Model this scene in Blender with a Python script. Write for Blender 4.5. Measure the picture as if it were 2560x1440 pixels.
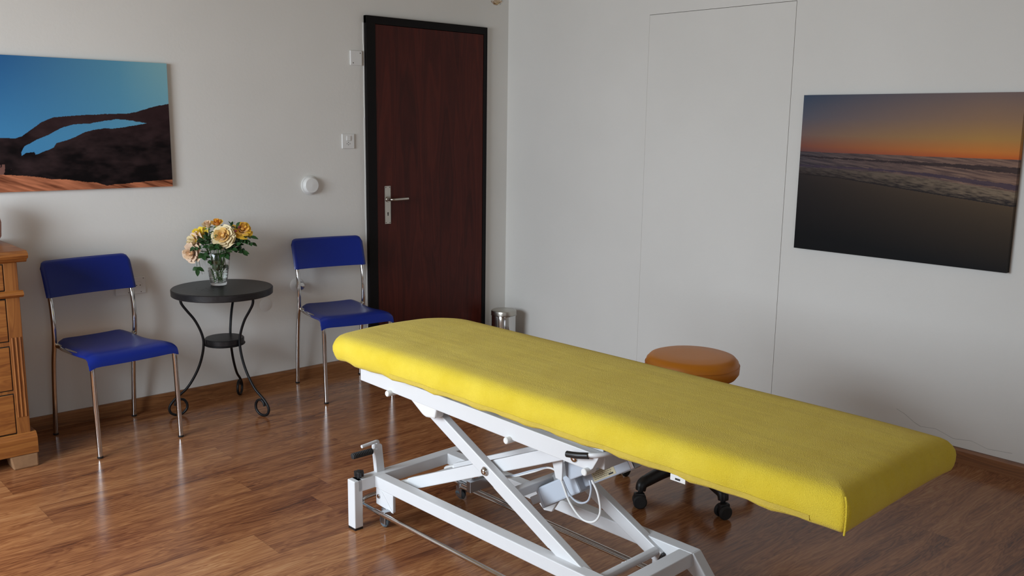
import bpy, bmesh, math, random
from mathutils import Vector, Matrix
from math import sin, cos, pi, radians as R
import numpy as np

for o in list(bpy.data.objects): bpy.data.objects.remove(o)
S = bpy.context.scene
COL = S.collection

# ---------------------------------------------------------------- camera
def setup_camera():
    F = Vector((0.66361387, 0.72679778, -0.17714855)); Rr = Vector((0.74003869, -0.67243019, 0.01343037)); U = Vector((0.10935887, 0.14000936, 0.98409248))
    cd = bpy.data.cameras.new('camera'); co = bpy.data.objects.new('camera', cd); COL.objects.link(co)
    m = Matrix((Rr, U, -F)).transposed().to_4x4(); m.translation = Vector((-4.16072159, -4.62707094, 1.48009018))
    co.matrix_world = m
    cd.sensor_width = 36; cd.lens = 36 * 2289.257 / 2560; cd.clip_start = .05
    S.camera = co
setup_camera()

# ---------------------------------------------------------------- world, daylight, exposure
S.view_settings.view_transform = 'Standard'; S.view_settings.look = 'None'
S.view_settings.gamma = 1; S.view_settings.use_curve_mapping = False
S.view_settings.exposure = -0.07
w = bpy.data.worlds.new('sky'); S.world = w; w.use_nodes = True
bgn = w.node_tree.nodes['Background']; bgn.inputs[0].default_value = (.62, .78, 1, 1); bgn.inputs[1].default_value = 1.0

WIN = dict(x=-5.5, y0=-2.75, y1=-.85, z0=.75, z1=2.25)      # big window in the left side wall
WIN2 = dict(y=-6.4, x0=-4.9, x1=-3.6, z0=.1, z1=2.2)      # glazed door behind the photographer
def daylight(name, loc, rot, sx, sy, power, col, spread=180):
    l = bpy.data.lights.new(name, 'AREA'); l.shape = 'RECTANGLE'; l.size = sx; l.size_y = sy; l.energy = power; l.color = col; l.spread = R(spread)
    o = bpy.data.objects.new(name, l); COL.objects.link(o); o.location = loc; o.rotation_euler = rot
    return o
daylight('window_daylight', (WIN['x'] - .06, (WIN['y0'] + WIN['y1']) / 2, (WIN['z0'] + WIN['z1']) / 2), (0, -R(90 - 38), 0), WIN['z1'] - WIN['z0'], WIN['y1'] - WIN['y0'], 128, (.78, .885, 1), 150)
# light thrown up from the sunny ground outside: warm, and aimed at the ceiling
daylight('ground_bounce', (WIN['x'] - .03, (WIN['y0'] + WIN['y1']) / 2, (WIN['z0'] + WIN['z1']) / 2), (0, -R(90 + 22), 0), WIN['z1'] - WIN['z0'], WIN['y1'] - WIN['y0'], 11, (1, .92, .68), 150)
daylight('door_daylight', ((WIN2['x0'] + WIN2['x1']) / 2, WIN2['y'] - .06, (WIN2['z0'] + WIN2['z1']) / 2), (R(90 - 15), 0, 0), WIN2['x1'] - WIN2['x0'], WIN2['z1'] - WIN2['z0'], 13, (.95, .96, 1))

# ---------------------------------------------------------------- materials
def newmat(name):
    m = bpy.data.materials.new(name); m.use_nodes = True
    nt = m.node_tree; return m, nt, nt.nodes, nt.links, nt.nodes['Principled BSDF']
def mat(name, col, rough=.5, metal=0, spec=.5, bump=0, bscale=200, var=0, vscale=6, coat=0, sheen=0, trans=0, ior=1.45, rvar=0):
    m, nt, N, L, b = newmat(name)
    b.inputs['Base Color'].default_value = (*col, 1); b.inputs['Roughness'].default_value = rough
    b.inputs['Metallic'].default_value = metal; b.inputs['Specular IOR Level'].default_value = spec
    b.inputs['Coat Weight'].default_value = coat; b.inputs['Sheen Weight'].default_value = sheen
    b.inputs['Transmission Weight'].default_value = trans; b.inputs['IOR'].default_value = ior
    tc = N.new('ShaderNodeTexCoord')
    if var or rvar:
        n = N.new('ShaderNodeTexNoise'); n.inputs['Scale'].default_value = vscale; n.inputs['Detail'].default_value = 6
        L.new(tc.outputs['Object'], n.inputs['Vector'])
        if var:
            mx = N.new('ShaderNodeMixRGB'); mx.inputs[1].default_value = (*[c * (1 - var) for c in col], 1); mx.inputs[2].default_value = (*[min(1, c * (1 + var)) for c in col], 1)
            L.new(n.outputs['Fac'], mx.inputs[0]); L.new(mx.outputs[0], b.inputs['Base Color'])
    if bump:
        n = N.new('ShaderNodeTexNoise'); n.inputs['Scale'].default_value = bscale; n.inputs['Detail'].default_value = 4
        L.new(tc.outputs['Object'], n.inputs['Vector'])
        bp = N.new('ShaderNodeBump'); bp.inputs['Strength'].default_value = bump; bp.inputs['Distance'].default_value = .002
        L.new(n.outputs['Fac'], bp.inputs['Height']); L.new(bp.outputs[0], b.inputs['Normal'])
    return m

def ramp(N, stops):
    r = N.new('ShaderNodeValToRGB'); e = r.color_ramp.elements
    while len(e) < len(stops): e.new(.5)
    for i, (p, c) in enumerate(stops): e[i].position = p; e[i].color = (*c, 1)
    return r
def mth(N, L, op, a, b=None):
    n = N.new('ShaderNodeMath'); n.operation = op
    for i, v in enumerate((a, b)):
        if v is None: continue
        if isinstance(v, (int, float)): n.inputs[i].default_value = v
        else: L.new(v, n.inputs[i])
    return n.outputs[0]

def floor_material():
    m, nt, N, L, b = newmat('laminate')
    tc = N.new('ShaderNodeTexCoord'); sp = N.new('ShaderNodeSeparateXYZ'); L.new(tc.outputs['Object'], sp.inputs[0])
    W, LEN = .19, 1.28
    ry = mth(N, L, 'DIVIDE', mth(N, L, 'ADD', sp.outputs[1], .195 - .001 + 10 * W * 1.0), W)
    row = mth(N, L, 'FLOOR', ry); fy = mth(N, L, 'FRACT', ry)
    wn = N.new('ShaderNodeTexWhiteNoise'); wn.noise_dimensions = '1D'; L.new(row, wn.inputs['W'])
    rx = mth(N, L, 'ADD', mth(N, L, 'DIVIDE', sp.outputs[0], LEN), wn.outputs['Value'])
    colx = mth(N, L, 'FLOOR', rx); fx = mth(N, L, 'FRACT', rx)
    cid = mth(N, L, 'ADD', mth(N, L, 'MULTIPLY', row, 13.7), mth(N, L, 'MULTIPLY', colx, 3.31))
    wn2 = N.new('ShaderNodeTexWhiteNoise'); wn2.noise_dimensions = '1D'; L.new(cid, wn2.inputs['W'])
    # grain coordinates, shifted per board
    cx = N.new('ShaderNodeCombineXYZ')
    L.new(mth(N, L, 'ADD', mth(N, L, 'MULTIPLY', sp.outputs[0], 1.0), mth(N, L, 'MULTIPLY', wn2.outputs['Value'], 37)), cx.inputs[0])
    L.new(mth(N, L, 'MULTIPLY', sp.outputs[1], 8.0), cx.inputs[1]); L.new(mth(N, L, 'MULTIPLY', wn2.outputs['Value'], 91), cx.inputs[2])
    n1 = N.new('ShaderNodeTexNoise'); n1.inputs['Scale'].default_value = 2.2; n1.inputs['Detail'].default_value = 5; n1.inputs['Distortion'].default_value = .6
    L.new(cx.outputs[0], n1.inputs['Vector'])
    # cathedral figure: rings of the noise field
    rings = mth(N, L, 'FRACT', mth(N, L, 'MULTIPLY', n1.outputs['Fac'], 12.0))
    rings = mth(N, L, 'ABSOLUTE', mth(N, L, 'SUBTRACT', rings, .5))
    cx2 = N.new('ShaderNodeCombineXYZ')
    L.new(mth(N, L, 'ADD', mth(N, L, 'MULTIPLY', sp.outputs[0], 5.0), mth(N, L, 'MULTIPLY', wn2.outputs['Value'], 11)), cx2.inputs[0])
    L.new(mth(N, L, 'MULTIPLY', sp.outputs[1], 140.0), cx2.inputs[1])
    n2 = N.new('ShaderNodeTexNoise'); n2.inputs['Scale'].default_value = 1.0; n2.inputs['Detail'].default_value = 6; n2.inputs['Roughness'].default_value = .65
    L.new(cx2.outputs[0], n2.inputs['Vector'])
    n3 = N.new('ShaderNodeTexNoise'); n3.inputs['Scale'].default_value = 1.6; n3.inputs['Detail'].default_value = 3; L.new(cx.outputs[0], n3.inputs['Vector'])
    v = mth(N, L, 'ADD', mth(N, L, 'MULTIPLY', n1.outputs['Fac'], .38), mth(N, L, 'MULTIPLY', rings, .26))
    v = mth(N, L, 'ADD', v, mth(N, L, 'MULTIPLY', n2.outputs['Fac'], .40))
    v = mth(N, L, 'ADD', v, mth(N, L, 'MULTIPLY', n3.outputs['Fac'], .2))
    v = mth(N, L, 'ADD', v, mth(N, L, 'MULTIPLY', wn2.outputs['Value'], .10))
    rp = ramp(N, [(.40, (.078, .025, .012)), (.52, (.195, .070, .028)), (.66, (.320, .134, .052)), (.82, (.46, .235, .105))])
    L.new(v, rp.inputs[0])
    # fine joints
    ed = mth(N, L, 'MINIMUM', mth(N, L, 'MULTIPLY', mth(N, L, 'MINIMUM', fy, mth(N, L, 'SUBTRACT', 1, fy)), W), mth(N, L, 'MULTIPLY', mth(N, L, 'MINIMUM', fx, mth(N, L, 'SUBTRACT', 1, fx)), LEN))
    j = mth(N, L, 'GREATER_THAN', ed, .0008)
    mx = N.new('ShaderNodeMixRGB'); mx.inputs[1].default_value = (.07, .03, .015, 1); L.new(rp.outputs[0], mx.inputs[2]); L.new(mth(N, L, 'MAXIMUM', j, .6), mx.inputs[0])
    L.new(mx.outputs[0], b.inputs['Base Color'])
    b.inputs['Specular IOR Level'].default_value = .32
    rr = mth(N, L, 'ADD', mth(N, L, 'MULTIPLY', n2.outputs['Fac'], .08), .15); L.new(rr, b.inputs['Roughness'])
    bp = N.new('ShaderNodeBump'); bp.inputs['Strength'].default_value = .12; bp.inputs['Distance'].default_value = .001
    L.new(n2.outputs['Fac'], bp.inputs['Height']); L.new(bp.outputs[0], b.inputs['Normal'])
    return m

def wood(name, c0, c1, c2, axis='X', sc=1.0, rough=.45, knots=True, bump=.15):
    m, nt, N, L, b = newmat(name)
    tc = N.new('ShaderNodeTexCoord'); mp = N.new('ShaderNodeMapping')
    s = {'X': (1.2, 14, 14), 'Y': (14, 1.2, 14), 'Z': (14, 14, 1.2)}[axis]
    mp.inputs['Scale'].default_value = [k * sc for k in s]; L.new(tc.outputs['Object'], mp.inputs[0])
    n = N.new('ShaderNodeTexNoise'); n.inputs['Scale'].default_value = 1.5; n.inputs['Detail'].default_value = 6; n.inputs['Distortion'].default_value = .8
    L.new(mp.outputs[0], n.inputs['Vector'])
    rings = mth(N, L, 'ABSOLUTE', mth(N, L, 'SUBTRACT', mth(N, L, 'FRACT', mth(N, L, 'MULTIPLY', n.outputs['Fac'], 7)), .5))
    v = mth(N, L, 'ADD', mth(N, L, 'MULTIPLY', n.outputs['Fac'], .7), mth(N, L, 'MULTIPLY', rings, .5))
    rp = ramp(N, [(.25, c0), (.5, c1), (.8, c2)]); L.new(v, rp.inputs[0])
    L.new(rp.outputs[0], b.inputs['Base Color']); b.inputs['Roughness'].default_value = rough
    bp = N.new('ShaderNodeBump'); bp.inputs['Strength'].default_value = bump; bp.inputs['Distance'].default_value = .001
    L.new(n.outputs['Fac'], bp.inputs['Height']); L.new(bp.outputs[0], b.inputs['Normal'])
    return m

def wall_material():
    m, nt, N, L, b = newmat('plaster')
    tc = N.new('ShaderNodeTexCoord')
    n = N.new('ShaderNodeTexNoise'); n.inputs['Scale'].default_value = 55; n.inputs['Detail'].default_value = 5
    n2 = N.new('ShaderNodeTexNoise'); n2.inputs['Scale'].default_value = 1.3; n2.inputs['Detail'].default_value = 3
    L.new(tc.outputs['Object'], n.inputs['Vector']); L.new(tc.outputs['Object'], n2.inputs['Vector'])
    rp = ramp(N, [(.35, (.750, .738, .700)), (.65, (.785, .773, .735))]); L.new(n2.outputs['Fac'], rp.inputs[0])
    L.new(rp.outputs[0], b.inputs['Base Color']); b.inputs['Roughness'].default_value = .75; b.inputs['Specular IOR Level'].default_value = .25
    bp = N.new('ShaderNodeBump'); bp.inputs['Strength'].default_value = .35; bp.inputs['Distance'].default_value = .0015
    L.new(n.outputs['Fac'], bp.inputs['Height']); L.new(bp.outputs[0], b.inputs['Normal'])
    return m
def terry_material():
    m, nt, N, L, b = newmat('yellow_terry')
    tc = N.new('ShaderNodeTexCoord')
    n = N.new('ShaderNodeTexNoise'); n.inputs['Scale'].default_value = 420; n.inputs['Detail'].default_value = 3
    n2 = N.new('ShaderNodeTexNoise'); n2.inputs['Scale'].default_value = 7; n2.inputs['Detail'].default_value = 7; n2.inputs['Roughness'].default_value = .65
    L.new(tc.outputs['Object'], n.inputs['Vector']); L.new(tc.outputs['Object'], n2.inputs['Vector'])
    rp = ramp(N, [(.3, (.70, .515, .028)), (.7, (.80, .625, .065))])
    L.new(mth(N, L, 'ADD', mth(N, L, 'MULTIPLY', n2.outputs['Fac'], .75), mth(N, L, 'MULTIPLY', n.outputs['Fac'], .25)), rp.inputs[0])
    L.new(rp.outputs[0], b.inputs['Base Color']); b.inputs['Roughness'].default_value = .95; b.inputs['Specular IOR Level'].default_value = .15
    b.inputs['Sheen Weight'].default_value = .14; b.inputs['Sheen Roughness'].default_value = .5
    mp = N.new('ShaderNodeMapping'); mp.inputs['Scale'].default_value = (7, 1.2, 3); L.new(tc.outputs['Object'], mp.inputs[0])
    n3 = N.new('ShaderNodeTexNoise'); n3.inputs['Scale'].default_value = 2.0; n3.inputs['Detail'].default_value = 2; L.new(mp.outputs[0], n3.inputs['Vector'])
    bp = N.new('ShaderNodeBump'); bp.inputs['Strength'].default_value = .7; bp.inputs['Distance'].default_value = .003; L.new(n.outputs['Fac'], bp.inputs['Height'])
    bp2 = N.new('ShaderNodeBump'); bp2.inputs['Strength'].default_value = .16; bp2.inputs['Distance'].default_value = .03; L.new(n3.outputs['Fac'], bp2.inputs['Height'])
    L.new(bp.outputs[0], bp2.inputs['Normal']); L.new(bp2.outputs[0], b.inputs['Normal'])
    return m
def vcol_material(name, rough=.5, weave=.2):
    m, nt, N, L, b = newmat(name)
    a = N.new('ShaderNodeAttribute'); a.attribute_name = 'print'; L.new(a.outputs['Color'], b.inputs['Base Color'])
    b.inputs['Roughness'].default_value = rough; b.inputs['Specular IOR Level'].default_value = .12
    tc = N.new('ShaderNodeTexCoord'); n = N.new('ShaderNodeTexNoise'); n.inputs['Scale'].default_value = 700
    L.new(tc.outputs['Object'], n.inputs['Vector']); bp = N.new('ShaderNodeBump'); bp.inputs['Strength'].default_value = weave; bp.inputs['Distance'].default_value = .0006
    L.new(n.outputs['Fac'], bp.inputs['Height']); L.new(bp.outputs[0], b.inputs['Normal'])
    return m

M_floor = floor_material(); M_wall = wall_material(); M_terry = terry_material()
M_ceil = wood('ceiling_boards', (.46, .37, .25), (.56, .47, .34), (.64, .55, .42), 'X', .6, .5)
M_white = mat('white_powder_coat', (.69, .695, .70), .32, spec=.5, var=.02, vscale=20)
M_plasticw = mat('white_plastic', (.78, .78, .76), .35, var=.02)
M_greyplastic = mat('grey_blue_plastic', (.48, .52, .58), .4, var=.04)
M_chrome = mat('chrome', (.62, .61, .60), .09, metal=1, rvar=.1)
M_steel = mat('brushed_steel', (.52, .49, .44), .30, metal=1, bump=.1, bscale=300)
M_zinc = mat('zinc_steel', (.45, .47, .5), .3, metal=1, var=.1)
M_iron = mat('black_iron', (.006, .006, .007), .45, spec=.35, bump=.2, bscale=120)
M_black = mat('black_plastic', (.012, .012, .013), .38, var=.2)
M_rubber = mat('black_rubber', (.02, .02, .02), .7, bump=.3)
M_greyrub = mat('grey_rubber', (.10, .13, .15), .6, var=.1)
M_blue = mat('blue_vinyl', (.003, .018, .20), .34, spec=.5, bump=.12, bscale=260, var=.06)
M_orange = mat('orange_vinyl', (.60, .205, .012), .42, bump=.10, bscale=200, var=.08, vscale=4)
M_tabletop = wood('black_brown_ash', (.005, .0045, .005), (.011, .010, .011), (.020, .018, .018), 'X', 2.5, .40, bump=.5)
M_door = wood('mahogany_veneer', (.040, .0062, .0040), (.066, .0100, .0060), (.098, .0160, .0085), 'Z', .5, .36, bump=.03)
M_door.node_tree.nodes['Principled BSDF'].inputs['Specular IOR Level'].default_value = .22
M_frame = mat('black_brown_paint', (.004, .0028, .003), .5, spec=.2, var=.25, bump=.2, bscale=90)
M_pine = wood('honey_pine', (.17, .050, .010), (.27, .093, .019), (.37, .148, .034), 'X', 1.0, .42)
M_pinev = wood('honey_pine_upright', (.16, .049, .011), (.25, .087, .019), (.34, .134, .032), 'Z', 1.0, .42)
M_pineworn = mat('worn_pine', (.27, .145, .07), .7, var=.3, vscale=30)
M_base = wood('baseboard_wood', (.16, .060, .020), (.26, .105, .036), (.35, .155, .055), 'X', 1.0, .40)
M_basey = wood('baseboard_wood_side', (.16, .060, .020), (.26, .105, .036), (.35, .155, .055), 'Y', 1.0, .40)
M_dark = mat('dark_gap', (.01, .008, .006), .8, var=.1)
M_glass = mat('clear_glass', (1, 1, 1), .02, trans=1, ior=1.48)
M_crystal = mat('crystal', (1, .97, .93), .0, trans=1, ior=1.6)
M_water = mat('water', (.93, .98, .96), .0, trans=1, ior=1.33)
M_leaf = mat('rose_leaf', (.022, .068, .018), .45, var=.45, vscale=30, spec=.4)
M_leafl = mat('rose_leaf_light', (.06, .16, .02), .45, var=.3, vscale=30)
M_stem = mat('rose_stem', (.07, .16, .03), .5, var=.2, vscale=30)
M_canvas = vcol_material('canvas_print'); M_canvas2 = vcol_material('canvas_print_sunset', .55)
M_label = mat('cream_label', (.62, .55, .36), .5, var=.04); M_ink = mat('label_ink', (.03, .03, .03), .6, var=.05)
M_hem = mat('hem_stitching', (.64, .48, .07), .95, bump=.5, bscale=300, var=.1, vscale=60)
M_scar = mat('filler_grey', (.50, .49, .46), .9, var=.1, vscale=40)
M_screw = mat('screw_dark', (.08, .07, .06), .4, metal=1, var=.1)
M_terra = mat('dusty_red_glaze', (.50, .25, .19), .7, var=.12)
M_petalred = mat('dark_red_petal', (.12, .002, .006), .5, var=.2, vscale=40)
def petal(n, a): return mat(n, a, .55, sheen=.3, var=.10, vscale=60)

# ---------------------------------------------------------------- mesh helpers
class MB:
    def __init__(s): s.v = []; s.f = []; s.sm = []
    def add(s, vs, fs, smooth=True):
        k = len(s.v); s.v += [tuple(v) for v in vs]
        for f in fs: s.f.append([i + k for i in f]); s.sm.append(smooth)
        return s
    def box(s, x0, x1, y0, y1, z0, z1, bev=0, M=None, seg=2):
        bm = bmesh.new(); bmesh.ops.create_cube(bm, size=1)
        for v in bm.verts: v.co = Vector(((x0 + x1) / 2 + v.co.x * (x1 - x0), (y0 + y1) / 2 + v.co.y * (y1 - y0), (z0 + z1) / 2 + v.co.z * (z1 - z0)))
        return s._bm(bm, bev, M, seg)
    def _bm(s, bm, bev, M, seg=2):
        if bev: bmesh.ops.bevel(bm, geom=list(bm.edges), offset=bev, segments=seg, profile=.5, affect='EDGES', clamp_overlap=True)
        if M is not None: bmesh.ops.transform(bm, matrix=M, verts=bm.verts)
        bm.verts.index_update()
        s.add([v.co.copy() for v in bm.verts], [[v.index for v in f.verts] for f in bm.faces], False); bm.free(); return s
    def beam(s, p0, p1, w, h, up=(0, 0, 1), bev=.003, ext=0):      # box along p0-p1, w across, h along 'up'
        p0, p1 = Vector(p0), Vector(p1); d = (p1 - p0); L = d.length; d.normalize()
        x = d.cross(Vector(up)).normalized(); z = x.cross(d)
        M = Matrix((x, d, z)).transposed().to_4x4(); M.translation = (p0 + p1) / 2
        return s.box(-w / 2, w / 2, -L / 2 - ext, L / 2 + ext, -h / 2, h / 2, bev, M)
    def prism(s, poly, axis, a, b, bev=0, M=None):                # poly in the other two axes
        bm = bmesh.new()
        def P(q, t):
            return {'X': (t, q[0], q[1]), 'Y': (q[0], t, q[1]), 'Z': (q[0], q[1], t)}[axis]
        A = [bm.verts.new(P(q, a)) for q in poly]; B = [bm.verts.new(P(q, b)) for q in poly]
        bm.faces.new(A); bm.faces.new(B[::-1]); n = len(poly)
        for i in range(n): bm.faces.new((A[i], B[i], B[(i + 1) % n], A[(i + 1) % n]))
        bmesh.ops.recalc_face_normals(bm, faces=bm.faces)
        return s._bm(bm, bev, M)
    def lathe(s, prof, c=(0, 0, 0), n=32, M=None, close=True):
        vs = []; fs = []; m = len(prof)
        for i in range(n):
            a = 2 * pi * i / n
            for r, z in prof:
                p = Vector((r * cos(a), r * sin(a), z))
                if M is not None: p = M @ p
                vs.append(p + Vector(c))
        for i in range(n):
            j = (i + 1) % n
            for k in range(m - 1): fs.append([i * m + k, j * m + k, j * m + k + 1, i * m + k + 1])
        return s.add(vs, fs)
    def tube(s, pts, r, n=10, smooth=0, cap=True, flat=1.0):
        pts = [Vector(p) for p in pts]
        if smooth: pts = crm(pts, smooth)
        rs = r if callable(r) else (lambda t: r)
        T = []
        for i in range(len(pts)):
            a = pts[max(i - 1, 0)]; b = pts[min(i + 1, len(pts) - 1)]; T.append((b - a).normalized())
        u = T[0].orthogonal().normalized(); vs = []; fs = []
        for i, p in enumerate(pts):
            u = (u - T[i] * u.dot(T[i])).normalized(); w_ = T[i].cross(u); rr = rs(i / (len(pts) - 1))
            for k in range(n):
                a = 2 * pi * k / n; vs.append(p + u * cos(a) * rr + w_ * sin(a) * rr * flat)
        for i in range(len(pts) - 1):
            for k in range(n): fs.append([i * n + k, i * n + (k + 1) % n, (i + 1) * n + (k + 1) % n, (i + 1) * n + k])
        if cap: fs.append(list(range(n))[::-1]); fs.append([(len(pts) - 1) * n + k for k in range(n)])
        return s.add(vs, fs)
    def cyl(s, p0, p1, r, n=24, bev=0):
        p0, p1 = Vector(p0), Vector(p1); d = p1 - p0; L = d.length
        q = d.to_track_quat('Z', 'Y').to_matrix(); b = min(bev, L / 2.2, r * .9) if bev else 0
        prof = [(1e-5, 0), (r - b, 0)] + ([(r, b), (r, L - b)] if b else [(r, 0), (r, L)]) + [(r - b, L), (1e-5, L)]
        return s.lathe(prof, p0, n, q)
    def sphere(s, c, r, sc=(1, 1, 1), n=16):
        bm = bmesh.new(); bmesh.ops.create_uvsphere(bm, u_segments=n, v_segments=max(6, n // 2), radius=r)
        for v in bm.verts: v.co = Vector((v.co.x * sc[0] + c[0], v.co.y * sc[1] + c[1], v.co.z * sc[2] + c[2]))
        bm.verts.index_update(); s.add([v.co.copy() for v in bm.verts], [[v.index for v in f.verts] for f in bm.faces]); bm.free(); return s
    def build(s, name, m, parent=None, smooth=None, auto=40):
        me = bpy.data.meshes.new(name); me.from_pydata(s.v, [], s.f)
        me.polygons.foreach_set('use_smooth', [bool(x) if smooth is None else smooth for x in s.sm])
        bm = bmesh.new(); bm.from_mesh(me); bmesh.ops.recalc_face_normals(bm, faces=bm.faces); bm.to_mesh(me); bm.free()
        if auto and any(p.use_smooth for p in me.polygons): me.set_sharp_from_angle(angle=R(auto))
        me.materials.append(m); me.update()
        o = bpy.data.objects.new(name, me); COL.objects.link(o)
        if parent is not None: o.parent = parent
        return o
def crm(p, k):
    out = []
    for i in range(len(p) - 1):
        a = p[max(i - 1, 0)]; b = p[i]; c = p[i + 1]; d = p[min(i + 2, len(p) - 1)]
        for j in range(k):
            t = j / k
            out.append(.5 * ((2 * b) + (c - a) * t + (2 * a - 5 * b + 4 * c - d) * t * t + (3 * b - a - 3 * c + d) * t ** 3))
    out.append(p[-1]); return out
def thing(name, label, cat, loc=(0, 0, 0), rz=0, group=None):
    o = bpy.data.objects.new(name, None); COL.objects.link(o); o.location = loc; o.rotation_euler = (0, 0, rz)
    o.empty_display_size = .05
    return tag(o, label, cat, group)
def tag(o, label, cat, group=None):
    o['label'] = label; o['category'] = cat
    if group: o['group'] = group
    return o
def struct(o): o['kind'] = 'structure'; return o
def lab(o, t): o['label'] = t; return o
def copy_tree(o, parent=None):
    c = o.copy(); COL.objects.link(c); c.parent = parent
    for ch in list(o.children): copy_tree(ch, c)
    return c

# ---------------------------------------------------------------- the room
X0, Y0, ZC = -5.5, -6.4, 2.5
struct(MB().box(X0 - .3, .3, Y0 - .3, .3, -.1, 0).build('floor', M_floor))
struct(MB().box(X0 - .2, .2, Y0 - .2, .2, ZC, ZC + .1).build('ceiling', M_ceil))
struct(MB().box(X0 - .2, .2, 0, .2, 0, ZC).build('wall_back', M_wall))
# right wall with the outline of a closed-up doorway: three pieces around a filled-in panel
PY0, PY1, PZ1, G = -2.110, -1.190, 2.088, .0022
wr = MB(); wr.box(0, .2, Y0 - .2, PY0 - G, 0, ZC); wr.box(0, .2, PY1 + G * .25, 0, 0, ZC); wr.box(0, .2, PY0 - G, PY1 + G * .25, PZ1 + G, ZC)
struct(wr.build('wall_right', M_wall))
pn = MB(); pn.box(0.0, .05, PY0, PY1, 0, PZ1, .0006)
struct(pn.build('trim_1', M_wall))
struct(MB().box(.0515, .07, PY0 - .02, PY1 + .02, 0.0, PZ1 + .02).build('trim_2', M_dark))
# window wall
wl = MB(); W = WIN
wl.box(X0 - .2, X0, Y0 - .2, W['y0'], 0, ZC); wl.box(X0 - .2, X0, W['y1'], 0, 0, ZC); wl.box(X0 - .2, X0, W['y0'], W['y1'], 0, W['z0']); wl.box(X0 - .2, X0, W['y0'], W['y1'], W['z1'], ZC)
struct(wl.build('wall_left', M_wall))
wn = MB()
for (a, b_) in ((W['y0'], W['y0'] + .05), (W['y1'] - .05, W['y1']), ((W['y0'] + W['y1']) / 2 - .045, (W['y0'] + W['y1']) / 2 + .045)): wn.box(X0 - .055, X0 - .005, a, b_, W['z0'], W['z1'], .004)
for (a, b_) in ((W['z0'], W['z0'] + .05), (W['z1'] - .05, W['z1'])): wn.box(X0 - .055, X0 - .005, W['y0'], W['y1'], a, b_, .004)
struct(wn.build('window_1', M_white))
wf = MB(); D = WIN2
wf.box(X0 - .2, D['x0'], Y0 - .2, Y0, 0, ZC); wf.box(D['x1'], .2, Y0 - .2, Y0, 0, ZC); wf.box(D['x0'], D['x1'], Y0 - .2, Y0, 0, D['z0']); wf.box(D['x0'], D['x1'], Y0 - .2, Y0, D['z1'], ZC)
struct(wf.build('wall_front', M_wall))
wn = MB()
for (a, b_) in ((D['x0'], D['x0'] + .08), (D['x1'] - .08, D['x1']), ((D['x0'] + D['x1']) / 2 - .05, (D['x0'] + D['x1']) / 2 + .05)): wn.box(a, b_, Y0 - .055, Y0 - .005, D['z0'], D['z1'], .004)
for (a, b_) in ((D['z0'], D['z0'] + .08), (D['z1'] - .08, D['z1'])): wn.box(D['x0'], D['x1'], Y0 - .055, Y0 - .005, a, b_, .004)
struct(wn.build('window_2', M_white))
# baseboards
bb = MB(); bb.prism([(-.0, 0), (-.018, 0), (-.018, .055), (-.012, .067), (0, .067)], 'X', X0, -1.125); bb.prism([(-.0, 0), (-.018, 0), (-.018, .055), (-.012, .067), (0, .067)], 'X', -.2, 0)
struct(bb.build('baseboard_back', M_base))
bb = MB(); bb.prism([(-.0, 0), (-.018, 0), (-.018, .055), (-.012, .067), (0, .067)], 'Y', Y0, PY0 - .1); bb.prism([(-.0, 0), (-.018, 0), (-.018, .055), (-.012, .067), (0, .067)], 'Y', PY0 - .1, -.02)
struct(bb.build('baseboard_right', M_basey))

# door
door = bpy.data.objects.new('door_1', None); COL.objects.link(door); door.location = (-1.07, 0, 0); struct(door)
def dX(x): return x + 1.07
fr = MB(); fr.box(dX(-1.124), dX(-1.062), -.028, 0, 0, 2.08, .002); fr.box(dX(-.232), dX(-.203), -.028, 0, 0, 2.08, .002); fr.box(dX(-1.124), dX(-.203), -.0279, 0, 2.036, 2.0801, .002)
fr.box(dX(-1.07), dX(-.225), -.004, 0, 0.0, 2.04)
fr.build('door_frame', M_frame, door)
leaf = MB().box(dX(-1.060), dX(-.234), -.024, -.0045, .006, 2.034, .0015).build('door_leaf', M_door, door)
pm = MB(); pm.box(dX(-1.008), dX(-.966), -.029, -.024, .868, 1.098, .0015)
pl = pm.build('handle_plate', M_steel, leaf)
h = MB(); hz = 1.017; h.tube([(dX(-.987), -.028, hz), (dX(-.987), -.060, hz), (dX(-.982), -.070, hz), (dX(-.968), -.074, hz), (dX(-.87), -.074, hz + .002)], lambda t: .009, 12, 4, flat=1.15)
h.cyl((dX(-.987), -.029, hz), (dX(-.987), -.036, hz), .016, 20, .002)
lab(h.build('door_handle', M_steel, leaf), 'satin steel lever')
kh = MB(); kh.cyl((dX(-.987), -.0285, .935), (dX(-.987), -.0297, .935), .0045, 14); kh.box(dX(-.987) - .003, dX(-.987) + .003, -.0297, -.0285, .918, .935)
kh.build('keyhole', M_dark, leaf)
sc = MB()
for sx in (-1.001, -.973):
    for sz in (.876, 1.090): sc.cyl((dX(sx), -.0285, sz), (dX(sx), -.0302, sz), .0028, 10)
sc.build('plate_screws', M_screw, leaf)
# plaster edge beside the frame (pale irregular line)
rnd = random.Random(4)
pe = MB(); zs = [i * .06 for i in range(35)]
for i in range(34): pe.box(-1.128 - rnd.random() * .003, -1.1235, -.004, 0, zs[i], zs[i + 1])
struct(pe.build('trim_3', M_plasticw))

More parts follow.
